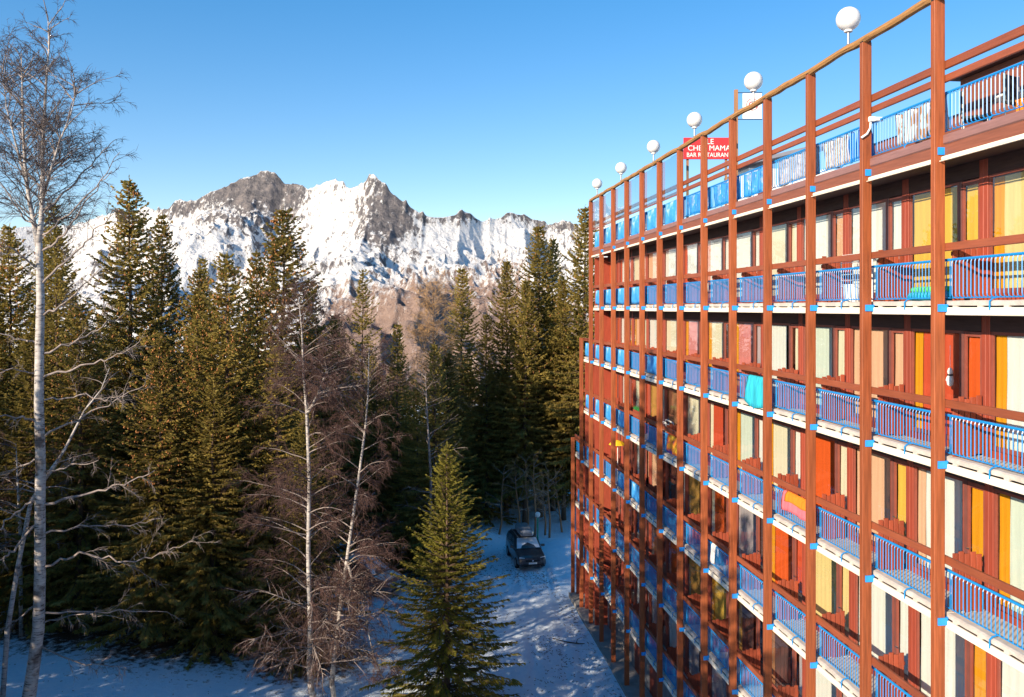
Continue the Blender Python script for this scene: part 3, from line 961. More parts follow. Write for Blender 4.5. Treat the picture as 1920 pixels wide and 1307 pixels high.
for i, s in enumerate((3.04, 8.02, 12.78, 17.43, 22.38, 27.1)):
    t = lamp0 if i == 0 else copy_tree(lamp0)
    t.location = BW(-0.02, s, ZC + 5.55)
    t.rotation_euler = (0, 0, TH)
    tag(t, lab[i], 'lamp', 'globe lamps along the log gutter')

# ------------------------------------------------------------------ signs
def text_mesh(body, size, depth, mat, name, parent, loc, rot, spacing=1.0):
    cu = bpy.data.curves.new(name, 'FONT')
    cu.body = body; cu.size = size; cu.extrude = depth; cu.align_x = 'CENTER'; cu.align_y = 'CENTER'
    cu.space_character = spacing
    o = bpy.data.objects.new('tmp', cu)
    col.objects.link(o)
    dg = bpy.context.evaluated_depsgraph_get()
    me = bpy.data.meshes.new_from_object(o.evaluated_get(dg))
    bpy.data.objects.remove(o)
    me.name = name
    me.materials.clear(); me.materials.append(mat)
    t = link(name, me, parent, loc)
    t.rotation_euler = rot
    return t
p = at(1326, 278, 31)
sg = empty('restaurant_sign', (p.x, p.y, ZC + 3.0), 0, 'red restaurant sign with white lettering behind the gutter posts', 'sign')
zc = p.z - (ZC + 3.0)
MB().box(-0.86, 0.86, -0.03, 0.03, zc - 0.39, zc + 0.39).build('sign_board', M['sign_red'], sg)
for xx in (-0.7, 0.7):
    MB().box(xx - 0.04, xx + 0.04, 0.032, 0.11, 0, zc + 0.3).build('sign_pole', M['pole_wood'], sg)
for tx, zz, sz in (('LE', 0.235, 0.27), ('CHEZ MAMA', 0.0, 0.27), ('BAR RESTAURANT', -0.245, 0.225)):
    o = text_mesh(tx, sz, 0.006, M['sign_white'], 'lettering', sg, (0.06 if tx != 'LE' else 0.1, -0.038, zc + zz), (R(90), 0, 0), 1.0)
    w_ = o.dimensions.x
    if w_ > 1.62:
        o.scale.x = 1.62 / w_
p = at(1380, 168, 26.6)
ws = empty('hanging_sign', (p.x, p.y, ZC + 3.0), 0, 'white square sign with a red emblem hung from a brown pole', 'sign')
h = p.z - (ZC + 3.0)
MB().box(-0.055, 0.055, -0.05, 0.05, 0, h, 0.006).build('sign_pole', M['pole_wood'], ws)
MB().tube([(0.05, 0, h - 0.09), (0.82, 0, h - 0.09)], 0.012, 6).build('arm', M['black'], ws)
MB().tube([(0.05, 0, h - 0.92), (0.82, 0, h - 0.92)], 0.012, 6).build('arm', M['black'], ws)
MB().box(0.21, 0.80, -0.012, 0.012, h - 0.90, h - 0.11).build('sign_panel', M['sign_white'], ws)
def ring(mb, cx, cz, rx, rz, w, n=24, y=-0.016):
    for i in range(n):
        a0, a1 = 6.2832 * i / n, 6.2832 * (i + 1) / n
        v = []
        for a in (a0, a1):
            for s_ in (1, 1 - w):
                v.append((cx + rx * s_ * math.cos(a), y, cz + rz * s_ * math.sin(a)))
        mb.add(v, [(0, 1, 3, 2)])
mb = MB(); ring(mb, 0.505, h - 0.46, 0.19, 0.19, 0.12); ring(mb, 0.505, h - 0.46, 0.12, 0.10, 0.35)
mb.box(0.36, 0.65, -0.018, -0.0125, h - 0.56, h - 0.50)
mb.build('emblem', M['print_red'], ws)

# ------------------------------------------------------------------ chalet on the terrace behind the signs
p = at(1410, 300, 38)
ch = empty('terrace_chalet', (p.x + 1.4, p.y, ZC + 3.0), TH, 'low white chalet with a sloping grey roof behind the terrace rails', 'chalet')
MB().box(-1.6, 3.0, 0, 3, 0, 3.2).build('wall', M['white_paint'], ch)
MB().add([(-2.0, -0.4, 3.25), (3.2, -0.4, 4.55), (3.2, 3.4, 4.55), (-2.0, 3.4, 3.25), (-2.0, -0.4, 3.40), (3.2, -0.4, 4.72), (3.2, 3.4, 4.72), (-2.0, 3.4, 3.40)],
         [(0, 3, 2, 1), (4, 5, 6, 7), (0, 1, 5, 4), (1, 2, 6, 5), (2, 3, 7, 6), (3, 0, 4, 7)]).build('roof', M['roof_grey'], ch)
MB().box(-1.2, -0.4, -0.02, -0.002, 1.0, 2.2).build('window', M['frame_dark'], ch)

# ------------------------------------------------------------------ things on the balconies
def drape(name, k, lev, y0, y1, z0, z1, mat, label, cat='blanket', x=0.182, bulge=0.05, over=True, group=None, seed=1, nu=18, inside=0.35, sagb=0.0, zoff=0.0):
    """cloth hung over the blue hand rail: outer fall, fold over the rail and a short inner fall"""
    rr = random.Random(seed)
    ph = rr.random() * 6
    zr = 0.875 + zoff
    zb = LEV[lev]
    pts = [(x, z0), (x, z0 + (zr - z0) * .33), (x + .005, z0 + (zr - z0) * .66), (0.198, zr - 0.03), (0.235, zr + 0.008), (0.272, zr - 0.03), (0.282, zr - inside)]
    def fn(u, v):
        t = v * (len(pts) - 1); i = min(int(t), len(pts) - 2); f_ = t - i
        a, b2 = pts[i], pts[i + 1]
        xx = a[0] + (b2[0] - a[0]) * f_; zz = a[1] + (b2[1] - a[1]) * f_
        w = math.sin(u * 14 + ph) * 0.5 + math.sin(u * 31 + ph * 2) * 0.25
        fall = max(0, 1 - v * 2)
        edge = sagb * (u * (1 - u) * 4 - 0.5) * fall + 0.02 * math.sin(u * 9 + ph) * fall
        return (xx - bulge * fall * (0.6 + w * 0.6), y0 + (y1 - y0) * u, zz - edge)
    mb = MB().sheet(fn, nu, 12)
    me = mb.mesh(name, mat, True)
    o = link(name, me, None, BW(0, k * L, zb))
    o.rotation_euler = (0, 0, TH)
    sm = o.modifiers.new('thickness', 'SOLIDIFY'); sm.thickness = 0.008
    return tag(o, label, cat, group)
drape('blanket', 3, -1, 0.35, 1.75, 0.10, 0.85, M['turquoise'], 'turquoise blanket bulging over a third row railing', x=0.17, bulge=0.10, sagb=0.16, seed=4)
drape('towel', 3 - 1, -2, 0.5, 1.9, 0.42, 0.85, M['pinkcloth'], 'rose pink cloth spread over the railing under an orange one', 'towel', seed=2)
drape('towel', 6, -2, 0.3, 2.0, 0.25, 0.85, M['towel'], 'yellow, orange and purple towel over a railing in shade', 'towel', seed=3)
drape('towel', 6, -1, 0.15, 0.6, 0.30, 0.85, M['pinkcloth'], 'small bright pink towel on a railing in sun', 'towel', seed=8)
drape('towel', 4, -3, 1.9, 2.25, 0.3, 0.85, M['sign_white'], 'narrow white towel hung beside a post, shaded lower rows', 'towel', seed=9)
drape('towel', 5, 0, 0.4, 0.75, 0.25, 0.85, M['plushwhite'], 'white towel hanging from the fourth row railing', 'towel', seed=10)
# terrace banners
ban = {0: ('hide', 'white and tan hide print cloth on the terrace railing', 0.15, 1.75, 0.22),
       1: ('reed', 'speckled tan screen on the terrace beside a blue tarp', 1.2, 2.28, 0.2),
       2: ('reed', 'speckled tan screen filling a whole terrace railing', 0.12, 2.27, 0.2),
       3: ('marine', 'blue printed banner with pink shapes under the white sign', 0.5, 2.25, 0.2),
       4: ('marine', 'blue printed banner with white shapes under the red sign', 0.12, 2.27, 0.2),
       5: ('marine', 'blue printed banner next to the first glass wind screen', 0.12, 2.27, 0.2)}
def inner(name, k, lev, y0, y1, z0, z1, mat, label, cat, group=None, seed=1, slack=0.06):
    """cloth tied to the inside of the railing, bars in front of it"""
    rr = random.Random(seed)
    ph = rr.random() * 6
    def fn(u, v):
        y = y0 + (y1 - y0) * u
        sag = slack * (1 - abs(math.sin(u * 3.14159 * 3 + ph))) * v
        w = 0.018 * math.sin(u * 19 + ph + v * 2) + 0.012 * math.sin(u * 41 + ph * 2)
        return (0.262 + 0.03 * (1 - v) + w, y, z0 + (z1 - z0) * v - sag + 0.03 * math.sin(u * 8 + ph) * (1 - v))
    o = link(name, MB().sheet(fn, 26, 8).mesh(name, mat, True), None, BW(0, k * L, LEV[lev]))
    o.rotation_euler = (0, 0, TH)
    sm = o.modifiers.new('thickness', 'SOLIDIFY'); sm.thickness = 0.006; sm.offset = 1
    return tag(o, label, cat, group)
for k, b_ in ban.items():
    if b_:
        inner('banner', k, 1, b_[2], b_[3], 0.40, 1.06, M[b_[0]], b_[1], 'banner', seed=k + 3)
FARL = ['plain blue cloth on the terrace railing, first glazed bay', 'plain blue cloth on the terrace railing, second glazed bay', 'plain blue cloth on the terrace railing, third glazed bay', 'plain blue cloth on the terrace railing, fourth glazed bay', 'plain blue cloth on the terrace railing, next to last bay', 'plain blue cloth on the terrace railing, farthest bay']
for n_, k in enumerate((6, 7, 8, 9, 10, 11)):
    drape('banner', k, 1, 0.1, 2.29, 0.22, 0.85, M['plainblue'], FARL[n_], 'banner', group='plain blue cloths on the far terrace', zoff=0.22, bulge=0.02, seed=k, inside=0.1)
inner('tarp', 1, 1, 0.15, 1.15, 0.42, 1.06, M['bluetarp'], 'crumpled blue tarp slung behind the terrace railing', 'tarp', seed=12, slack=0.3)
# blue cloths that close the far railings
n_ = 0
for j, ks in ((0, range(8, 12)), (-1, (7, 9, 10, 11, 12)), (-2, (9, 10, 11, 12)), (-3, (8, 9))):
    for k in ks:
        drape('windbreak', k, j, 0.1, 2.28, 0.2, 0.85, M['plainblue'], 'plain blue canvas windbreak tied along a far balcony railing', 'windbreak', group='blue canvas windbreaks on far balconies', bulge=0.01, seed=k + j, inside=0.06)

# drying rack and bucket, fourth balcony row
def dry_rack(k, j, ya, yb, label):
    t = empty('drying_rack', BW(0.55, k * L + (ya + yb) / 2, LEV[j] + 0.13), TH, label, 'drying rack')
    hw = (yb - ya) / 2
    for sx in (-0.14, 0.14):
        MB().tube([(sx, -hw, 0), (sx, -hw, 1.0), (sx, -hw + .05, 1.04), (sx, hw - .05, 1.04), (sx, hw, 1.0), (sx, hw, 0)], 0.014, 6).build('frame', M['white_paint'], t)
    for q in range(6):
        z = 0.35 + q * 0.13
        MB().tube([(-0.16, -hw, z), (-0.16, hw, z)], 0.008, 5).build('rung', M['white_paint'], t)
        MB().tube([(0.16, -hw, z), (0.16, hw, z)], 0.008, 5).build('rung', M['white_paint'], t)
    return t
dry_rack(1, 0, 0.95, 1.75, 'white drying rack standing on a sunny balcony')
dry_rack(7, -2, 0.5, 1.5, 'white drying rack on a balcony half in shade')
bk = empty('bucket', BW(0.45, 1 * L + 1.35, LEV[0] + 0.13), TH, 'white bucket standing under the drying rack', 'bucket')
MB().lathe([(0.15, 0), (0.19, 0.36), (0.2, 0.37), (0.2, 0.39), (0.17, 0.39), (0.14, 0.03)], 16).build('pail', M['white_paint'], bk)
MB().tube([(0.19 * math.cos(a), 0, 0.37 - 0.13 * math.sin(a)) for a in np.linspace(0, math.pi, 9)], 0.006, 5).build('bucket_handle', M['grey_metal'], bk)
# inflatable sledge
sl = empty('sledge', BW(0.52, 0 * L + 0.95, LEV[0] + 0.13), TH, 'turquoise and green inflatable sledge lying on a balcony floor', 'sledge')
def torus(mb, rx, ry, r, z, n=22, m_=8):
    v = []; f = []
    for i in range(n):
        a = 6.2832 * i / n
        for q in range(m_):
            b2 = 6.2832 * q / m_
            v.append(((rx + r * math.cos(b2)) * math.cos(a), (ry + r * math.cos(b2)) * math.sin(a), z + r * math.sin(b2)))
    for i in range(n):
        for q in range(m_):
            f.append((i * m_ + q, ((i + 1) % n) * m_ + q, ((i + 1) % n) * m_ + (q + 1) % m_, i * m_ + (q + 1) % m_))
    mb.add(v, f)
mb = MB(); torus(mb, 0.17, 0.62, 0.085, 0.09); mb.build('tube', M['turquoise'], sl, smooth=True)
mb = MB(); torus(mb, 0.15, 0.58, 0.055, 0.215); mb.build('rim', M['lime'], sl, smooth=True)
MB().sheet(lambda u, v: (-0.15 + 0.3 * u, -0.5 + 1.0 * v, 0.10 + 0.05 * math.sin(v * 9) * math.sin(u * 3)), 6, 12).build('seat', M['turquoise'], sl, smooth=True)
# orange cloth above the pink one: on the partition behind
drape('towel', 2, -2, 0.35, 1.7, 0.66, 0.85, M['orangecloth'], 'orange cloth folded over the railing above a pink one', 'towel', x=0.165, bulge=0.03, seed=6, inside=0.5, zoff=0.012)
# plush figure hanging in front of a window
pf = empty('plush_ornament', BW(0.79, 0 * L + 0.82, LEV[-1] + 1.3), TH, 'white plush ornament hanging on a cord before the red curtain', 'ornament')
MB().lathe([(0.02, -0.02), (0.085, 0.02), (0.105, 0.12), (0.08, 0.22), (0.04, 0.25)], 14).build('body', M['plushwhite'], pf, smooth=True)
MB().lathe([(0.03, 0.24), (0.07, 0.28), (0.08, 0.33), (0.06, 0.39), (0.02, 0.42)], 14).build('head', M['plushwhite'], pf, smooth=True)
MB().lathe([(0.055, 0.225), (0.085, 0.235), (0.085, 0.265), (0.05, 0.27)], 14).build('scarf', M['black'], pf, smooth=True)
MB().tube([(0, 0, 0.41), (0, 0, 0.95)], 0.007, 5).build('cord', M['plushwhite'], pf)
pf.scale = (0.62, 0.62, 0.8)
for s_ in (-1, 1):
    MB().tube([(-0.02, 0.085 * s_, 0.19), (-0.04, 0.125 * s_, 0.11)], [0.032, 0.025], 7).build('arm', M['plushwhite'], pf, smooth=True)
# white curved drain pipe on the second visible post
pp = empty('drain_pipe', BW(0, 1 * L, LEV[1] + 1.0), TH, 'white curved pipe with a box fixed across a red post', 'pipe')
MB().tube([(-0.14, -0.09, -0.30), (-0.02, -0.09, -0.22), (0.05, -0.09, -0.10), (0.06, -0.09, 0.03), (0.03, -0.09, 0.10)], 0.022, 8).build('pipe', M['white_paint'], pp, smooth=True)
MB().box(0.02, 0.13, -0.15, -0.065, 0.03, 0.13, 0.015).build('lamp_box', M['white_paint'], pp)
MB().box(0.14, 0.30, -0.16, -0.07, 0.04, 0.12, 0.015).build('junction_box', M['white_paint'], pp)
# patio furniture on the near terrace
def chair(x, y, rz, label):
    t = empty('terrace_chair', BW(x, y, LEV[1] + 0.26), TH + rz, label, 'chair', 'dark chairs on the terrace')
    MB().box(-0.22, 0.22, -0.22, 0.22, 0.42, 0.46, 0.01).build('seat', M['black'], t)
    MB().box(-0.22, 0.22, 0.20, 0.23, 0.5, 0.92, 0.01).build('backrest', M['black'], t)
    for sx in (-0.2, 0.2):
        for sy in (-0.2, 0.2):
            MB().tube([(sx, sy, 0), (sx, sy, 0.93 if sy > 0 else 0.42)], 0.014, 6).build('leg', M['grey_metal'], t)
    return t
chair(0.95, -0.9, 0.4, 'dark terrace chair with bent grey legs behind the bare blue railing, nearest the corner')
chair(1.1, -1.7, -0.5, 'dark terrace chair behind the bare blue railing, at the right picture edge')
chair(1.0, 0.4, 0.9, 'dark terrace chair next to the hide print cloth')
tb = empty('terrace_table', BW(1.5, -0.2, LEV[1] + 0.26), TH, 'pale round terrace table behind the near blue railing', 'table')
MB().lathe([(0.45, 0.70), (0.46, 0.72), (0.45, 0.74)], 24).build('tabletop', M['white_paint'], tb)
MB().lathe([(0.25, 0), (0.22, 0.03), (0.035, 0.06), (0.035, 0.70)], 14).build('pedestal', M['grey_metal'], tb)
ob = empty('orange_crate', BW(0.7, -1.35, LEV[1] + 0.26), TH, 'orange crate standing behind the near terrace railing', 'crate')
MB().box(-0.14, 0.14, -0.14, 0.14, 0, 0.34, 0.01).build('crate_body', M['orangecloth'], ob)
MB().box(-0.15, 0.15, -0.15, 0.15, 0.342, 0.37, 0.01).build('lid', M['orangecloth'], ob)
pl = empty('planter', BW(0.16, 8 * L + 1.2, LEV[-2] + 1.145), TH, 'green planting in a red trough on a timber rail', 'planter')
MB().box(-0.08, 0.08, -0.5, 0.5, 0, 0.13, 0.01).build('trough', M['board'], pl)
rr = random.Random(3)
mb = MB()
for q in range(140):
    a = (rr.uniform(-.07, .07), rr.uniform(-.48, .48), 0.12)
    b2 = (a[0] + rr.uniform(-.08, .08), a[1] + rr.uniform(-.08, .08), 0.2 + rr.random() * 0.12)
    mb.add([a, (a[0] + .03, a[1] + .02, a[2]), b2], [(0, 1, 2)])
mb.build('plants', M['lime'], pl)
pz = empty('parasol', BW(0.5, 10 * L + 1.2, LEV[-3] + 0.13), TH, 'small yellow parasol on a far balcony against a white curtain', 'parasol')
MB().lathe([(0.02, 0), (0.02, 1.9)], 8).build('parasol_pole', M['white_paint'], pz)
MB().lathe([(0.42, 1.72), (0.40, 1.76), (0.2, 1.88), (0.02, 1.93)], 10).build('canopy', M['yellowcloth'], pz)
# snow pile on the far stepped roof end
MB().sheet(lambda u, v: (0.1 + 6 * v, 12 * L + 0.1 + 2.0 * u, ZC - 2.85 + 0.25 * math.sin(math.pi * u) * math.sin(math.pi * min(1, v + .1)) + 0.0), 8, 10).build('roof_snow', M['snow'], bld, smooth=True)

# ------------------------------------------------------------------ trees
def spruce_mesh(seed, H, Rb, density=1.0, twig_w=0.10, low=0.08, droop=0.25, young=False, gap=0.0, tw_len=1.0):
    """returns needle mesh data and branch segments of one spruce, base at the origin"""
    rg = np.random.RandomState(seed)
    VV = []; seg = []
    h = H * low
    side = rg.rand() * 6.28
    while h < H * 0.985:
        f = h / H
        prof = (1 - f) ** 0.82 * (0.75 + 0.35 * math.sin(min(1, (f + 0.1) * 2.2) * 1.57)) if not young else (1 - f) ** 0.95
        ln0 = Rb * prof * (0.85 + 0.3 * rg.rand()) + 0.12
        nb = int((6 if f > 0.6 else 8) * (0.8 + 0.5 * rg.rand()) * density ** 0.5)
        a0 = rg.rand() * 6.28
        for q in range(nb):
            if rg.rand() < gap: continue
            az = a0 + 6.283 * q / nb + rg.uniform(-.25, .25)
            ln = ln0 * (rg.uniform(0.42, 1.25) if not young else rg.uniform(0.6, 1.15))
            # branch path: leaves the trunk rising at the top, sagging lower down, tip turned up
            rise = 0.55 * max(0, f - 0.45) / 0.55 - droop * max(0, 0.75 - f)
            if young: rise = 0.75 * f - 0.12
            n = 7
            t = np.linspace(0, 1, n)
            rad = ln * t
            z = h + ln * (rise * t - droop * 0.9 * t ** 2 * (1 - f) + 0.28 * t ** 3 * (1 if not young else .6))
            P = np.stack([np.cos(az) * rad, np.sin(az) * rad, z], 1)
            P[:, :2] += 0.06 * ln * np.sin(t * 3 + az)[:, None] * np.array([[-math.sin(az), math.cos(az)]])
            for i in range(n - 1):
                seg.append((P[i], P[i + 1], 0.022 * (1 - t[i]) * (1 - f * .6) + 0.005, 0.022 * (1 - t[i + 1]) * (1 - f * .6) + 0.004))
            m_ = max(14 if not young else 8, int(ln * 16 * density))
            tt = 0.1 + 0.9 * rg.rand(m_) ** 0.75
            idx = np.clip((tt * (n - 1)).astype(int), 0, n - 2); fr = tt * (n - 1) - idx
            base = P[idx] * (1 - fr)[:, None] + P[idx + 1] * fr[:, None]
            dirb = P[idx + 1] - P[idx]
            dirb /= np.linalg.norm(dirb, axis=1, keepdims=True)
            sidev = np.array([-math.sin(az), math.cos(az), 0.0])
            sg_ = rg.choice([-1, 1], m_)[:, None]
            hang = rg.rand(m_)[:, None]
            d = dirb * rg.uniform(0.45, 1.1, (m_, 1)) + sidev * sg_ * rg.uniform(0.3, 1.0, (m_, 1)) + np.array([[0, 0, -1.0]]) * (0.15 + 0.75 * hang * (1 - f) * (1.2 if not young else .35))
            d += rg.normal(0, .14, (m_, 3))
            d /= np.linalg.norm(d, axis=1, keepdims=True)
            l = (0.20 + 0.32 * rg.rand(m_)) * (0.55 + 0.6 * (1 - tt)) * (0.6 + 0.5 * (1 - f)) * tw_len
            l = np.minimum(l, ln * 0.6)[:, None]
            w = twig_w * rg.uniform(0.7, 1.3, (m_, 1))
            outw = np.array([[math.cos(az), math.sin(az), 0.55]]) + rg.normal(0, .45, (m_, 3))
            nrm = np.cross(d, outw)
            nrm /= np.maximum(np.linalg.norm(nrm, axis=1, keepdims=True), 1e-6)
            mid = base + d * l * 0.45
            tip = base + d * l + np.array([[0, 0, -0.12]]) * l
            VV.append(np.stack([base, mid + nrm * w * .5, tip, mid - nrm * w * .5], 1))
            n2 = np.cross(d, nrm)
            VV.append(np.stack([base, mid + n2 * w * .42, tip, mid - n2 * w * .42], 1))
        h += (0.30 + 0.16 * rg.rand()) * (0.7 + 0.5 * (1 - f)) / density ** 0.3
    # leader
    for q in range(10):
        b = np.array([0, 0, H * (0.965 + 0.035 * q / 10)]); a = rg.rand() * 6.28
        d = np.array([math.cos(a) * .4, math.sin(a) * .4, 1.0]) * 0.18
        s_ = np.array([-math.sin(a), math.cos(a), 0]) * 0.02
        VV.append(np.stack([b, b + d * .5 + s_, b + d, b + d * .5 - s_])[None])
    Q = np.concatenate(VV, 0)
    V = Q.reshape(-1, 3)
    F = np.arange(len(V)).reshape(-1, 4)
    return V, F, seg

def spruce_proto(seed, H, Rb, mat='needles', cones=0, trunk_r=None, **kw):
    V, F, seg = spruce_mesh(seed, H, Rb, **kw)
    rg = np.random.RandomState(seed + 500)
    t = bpy.data.objects.new('spruce_tree', None); col.objects.link(t)
    link('crown', np_mesh('crown', V, F, M[mat]), t)
    tr = trunk_r or H * 0.0105
    mb = MB()
    k = 12
    mb.tube([(0.05 * math.sin(i * 1.3 + seed), 0.05 * math.cos(i * 0.9 + seed), -0.4 + (H + 0.3) * i / k) for i in range(k + 1)], [tr * (1.25 if i == 0 else 1) * (1 - i / k * .97) for i in range(k + 1)], 8)
    link('trunk', mb.mesh('trunk', M['bark'], True), t)
    P0 = [s[0] for s in seg]; P1 = [s[1] for s in seg]
    tag(link('branches', segs_mesh('branches', P0, P1, [s[2] for s in seg], [s[3] for s in seg], 3, M['bark']), t), kind='stuff')
    if cones:
        c = V.reshape(-1, 4, 3)[:, 2]
        z = c[:, 2]
        ok = np.where((z > H * 0.5) & (np.hypot(c[:, 0], c[:, 1]) > 0.25))[0]
        ix = rg.choice(ok, min(cones, len(ok)), False)
        P = c[ix]; s_ = rg.uniform(0.7, 1.2, (len(ix), 1))
        top = P + np.array([[0, 0, 0.02]]); mid = P - np.array([[0, 0, .06]]) * s_; bot = P - np.array([[0, 0, .17]]) * s_
        w = 0.032 * s_
        vs = [top] + [mid + np.array([[math.cos(a), math.sin(a), 0]]) * w for a in (0, 1.57, 3.14, 4.71)] + [bot]
        VV = np.stack(vs, 1)
        b = (np.arange(len(ix)) * 6)[:, None]
        FF = np.concatenate([b + np.array([[0, i, i % 4 + 1]]) for i in range(1, 5)] + [b + np.array([[5, i % 4 + 1, i]]) for i in range(1, 5)], 0)
        tag(link('cones', np_mesh('cones', VV.reshape(-1, 3), FF, M['cone']), t), kind='stuff')
    return t
PROTO = {
    'cone_a': (spruce_proto(1, 20, 3.5, cones=620, density=1.5), 20),
    'cone_b': (spruce_proto(2, 20, 4.0, cones=760, density=1.55, droop=0.3), 20),
    'slim': (spruce_proto(3, 20, 2.7, cones=60, density=1.4), 20),
    'dense': (spruce_proto(4, 20, 3.4, cones=110, density=1.7, droop=0.32, low=0.16), 20),
    'sparse': (spruce_proto(5, 20, 3.3, density=1.1, gap=0.25, low=0.35, droop=0.12), 20),
    'dark': (spruce_proto(6, 20, 3.8, density=1.4, low=0.05, droop=0.35), 20),
}
used = set()
tree_xy = []
def put_spruce(kind, x, y, H, label, group='spruces of the forest edge', wide=1.0, rz=None, name='spruce_tree'):
    p0, h0 = PROTO[kind]
    t = p0 if kind not in used else copy_tree(p0)
    used.add(kind)
    t.location = (x, y, gz1(x, y) - 0.05)
    s = H / h0
    t.scale = (s * wide, s * wide, s)
    t.rotation_euler = (0, 0, random.random() * 6.28 if rz is None else rz)
    tree_xy.append((x, y, 2.2 * wide))
    return tag(t, label, 'tree', group)
def spruce_at(kind, px, py, Y, label, wide=1.0, group='spruces of the forest edge'):
    p = at(px, py, Y)
    return put_spruce(kind, p.x, Y, p.z - gz1(p.x, Y), label, group, wide)
LIST = [
    ('cone_a', 243, 328, 48, 'tall cone laden spruce right of the big birch', 1.15),
    ('cone_b', 303, 398, 51, 'cone laden spruce tucked against the tallest left spruce', 0.95),
    ('slim', 97, 372, 50, 'spruce with drooping dark branches directly behind the big birch', 1.0),
    ('cone_b', 18, 418, 46, 'spruce cut by the left picture edge beside the birch', 1.1),
    ('cone_b', 425, 470, 42, 'broad spruce covered in orange cones, left of the tall pointed one', 1.25),
    ('cone_a', 372, 498, 44, 'broad spruce full of cones between the birch and the pointed spruce', 1.1),
    ('cone_a', 530, 382, 50, 'tall pointed spruce standing out against the snowy peak', 1.35),
    ('cone_b', 482, 468, 46, 'dense spruce leaning on the left of the tall pointed one', 1.0),
    ('slim', 380, 478, 64, 'small dark spruce tip far behind the cone laden trees', 0.9),
    ('sparse', 680, 502, 58, 'thin open spruce with bare gaps before the brown slope', 1.0),
    ('slim', 745, 602, 55, 'short bright spruce right of the thin open one', 1.1),
    ('slim', 866, 498, 66, 'slender spruce standing free before the mountain slope', 1.25),
    ('dense', 950, 484, 66, 'narrow spruce on the left of the tall green clump', 1.0),
    ('dense', 1010, 418, 66, 'tallest spruce of the green clump beside the building', 1.15),
    ('dense', 1037, 442, 68, 'twin top spruce close behind the tallest green one', 0.9),
    ('dense', 1097, 383, 64, 'spruce rising right behind the far building corner', 1.1),
    ('dense', 985, 520, 64, 'full green spruce in front of the tall green clump', 1.05),
    ('dense', 1056, 520, 65, 'full green spruce overhanging the street lamp', 1.0),
    ('dark', 912, 585, 65, 'dark spruce leaning toward the free standing slender one', 1.0),
    ('dense', 628, 585, 53, 'reddish topped spruce behind the middle birch', 1.1),
    ('slim', 585, 520, 53, 'spruce with ragged top right of the tall pointed one', 1.0),
    ('dark', 815, 640, 52, 'spruce with pale top below the bare larch', 1.1),
    ('cone_a', 150, 560, 41, 'lower cone laden spruce in front of the birch thicket', 1.3),
    ('cone_b', 300, 620, 40, 'low wide spruce with hanging cones at the forest front', 1.35),
    ('dark', 60, 600, 42, 'wide spruce behind the leaning thin birch', 1.2),
    ('dark', 705, 690, 54, 'shaded spruce behind the leaning birch', 1.1),
    ('dark', 782, 720, 54, 'shaded spruce left of the young bright one', 1.15),
    ('dark', 520, 640, 42, 'dark wide spruce with branches sweeping the snow', 1.4),
    ('dark', 400, 700, 40, 'dark spruce at the forest front left of the middle birch', 1.35),
    ('dark', 575, 760, 39, 'low shaded spruce behind the pair of birches', 1.2),
    ('dark', -40, 500, 45, 'spruce mostly outside the left picture edge', 1.2),
    ('dark', 880, 700, 67, 'shaded spruce behind the young bright one on its right', 1.1),
]
for kd, px, py, Y, lb, wd in LIST:
    spruce_at(kd, px, py, Y, lb, wd)
rr = random.Random(21)
for i in range(90):
    Y = rr.uniform(58, 92)
    px = (-60 + 1160 * ((i * 0.618) % 1)) if i < 74 else rr.uniform(-900, -60)
    if 900 < px < 1080 and Y < 66: Y += 9
    py = rr.uniform(625, 720)
    if 620 < px < 860: py = rr.uniform(655, 730)
    if px > 1000: py = rr.uniform(560, 680)
    if px < 560: py = rr.uniform(540, 700)
    spruce_at(rr.choice(['dark', 'dense', 'slim']), px, py, Y, 'dark spruce standing deep in the shaded forest', rr.uniform(1.0, 1.4), 'spruces deep in the forest')
# front rows to the left, out of frame, and trees beside the viewpoint whose shade lies over the snow
for x, y, H in ((-30, 40, 19), (-34, 47, 21), (-27, 33, 18), (-24, 45, 20)):
    put_spruce('dark', x, y, H, 'spruce left of the picture at the forest front', 'spruces left of the picture')
for x, y, H, w in ((-7.0, 6.9, 14.6, 0.8), (-8.8, 8.6, 18.3, 1.0), (-11.7, 11.4, 22.5, 1.0), (-12.9, 13.0, 24, 0.95), (-13.9, 12.0, 23, 1.1), (-15.0, 15.8, 23, 1.0), (-16.6, 18.9, 13, 1.0), (-11.2, 8.8, 20, 1.1), (-18.6, 15.5, 13, 1.1), (-19.5, 22.3, 12.5, 1.0), (-22.5, 26, 14, 1.1), (-23.5, 29.5, 13, 1.0), (-28, 21, 17.5, 1.4), (-24.5, 20.5, 17.5, 1.2), (-33, 25, 18, 1.4), (-38, 28, 19, 1.4), (-31, 31, 15, 1.2), (-36, 20, 20, 1.4)):
    put_spruce('dark', x, y, H, 'tall spruce beside the viewpoint shading the snow', 'spruces beside the viewpoint', w)

# young spruce in the foreground
def young():
    p = at(838, 832, 34.0)
    H = p.z - gz1(p.x, 34)
    V, F, seg = spruce_mesh(77, H, 3.35, density=2.3, twig_w=0.05, low=0.03, droop=0.30, young=True, tw_len=0.85)
    t = empty('young_spruce', (p.x, 34, gz1(p.x, 34)), 0.3, 'young bright topped spruce standing alone in the foreground snow', 'tree')
    link('crown', np_mesh('crown', V, F, M['needles_young']), t)
    MB().tube([(0, 0, -0.3), (0.02, 0, H * .4), (0, 0.02, H * .98)], [0.15, 0.09, 0.01], 8).build('trunk', M['bark'], t, smooth=True)
    tag(link('branches', segs_mesh('branches', [s[0] for s in seg], [s[1] for s in seg], [s[2] for s in seg], [s[3] for s in seg], 3, M['bark']), t), kind='stuff')
    tree_xy.append((p.x, 34, 2.0))
young()

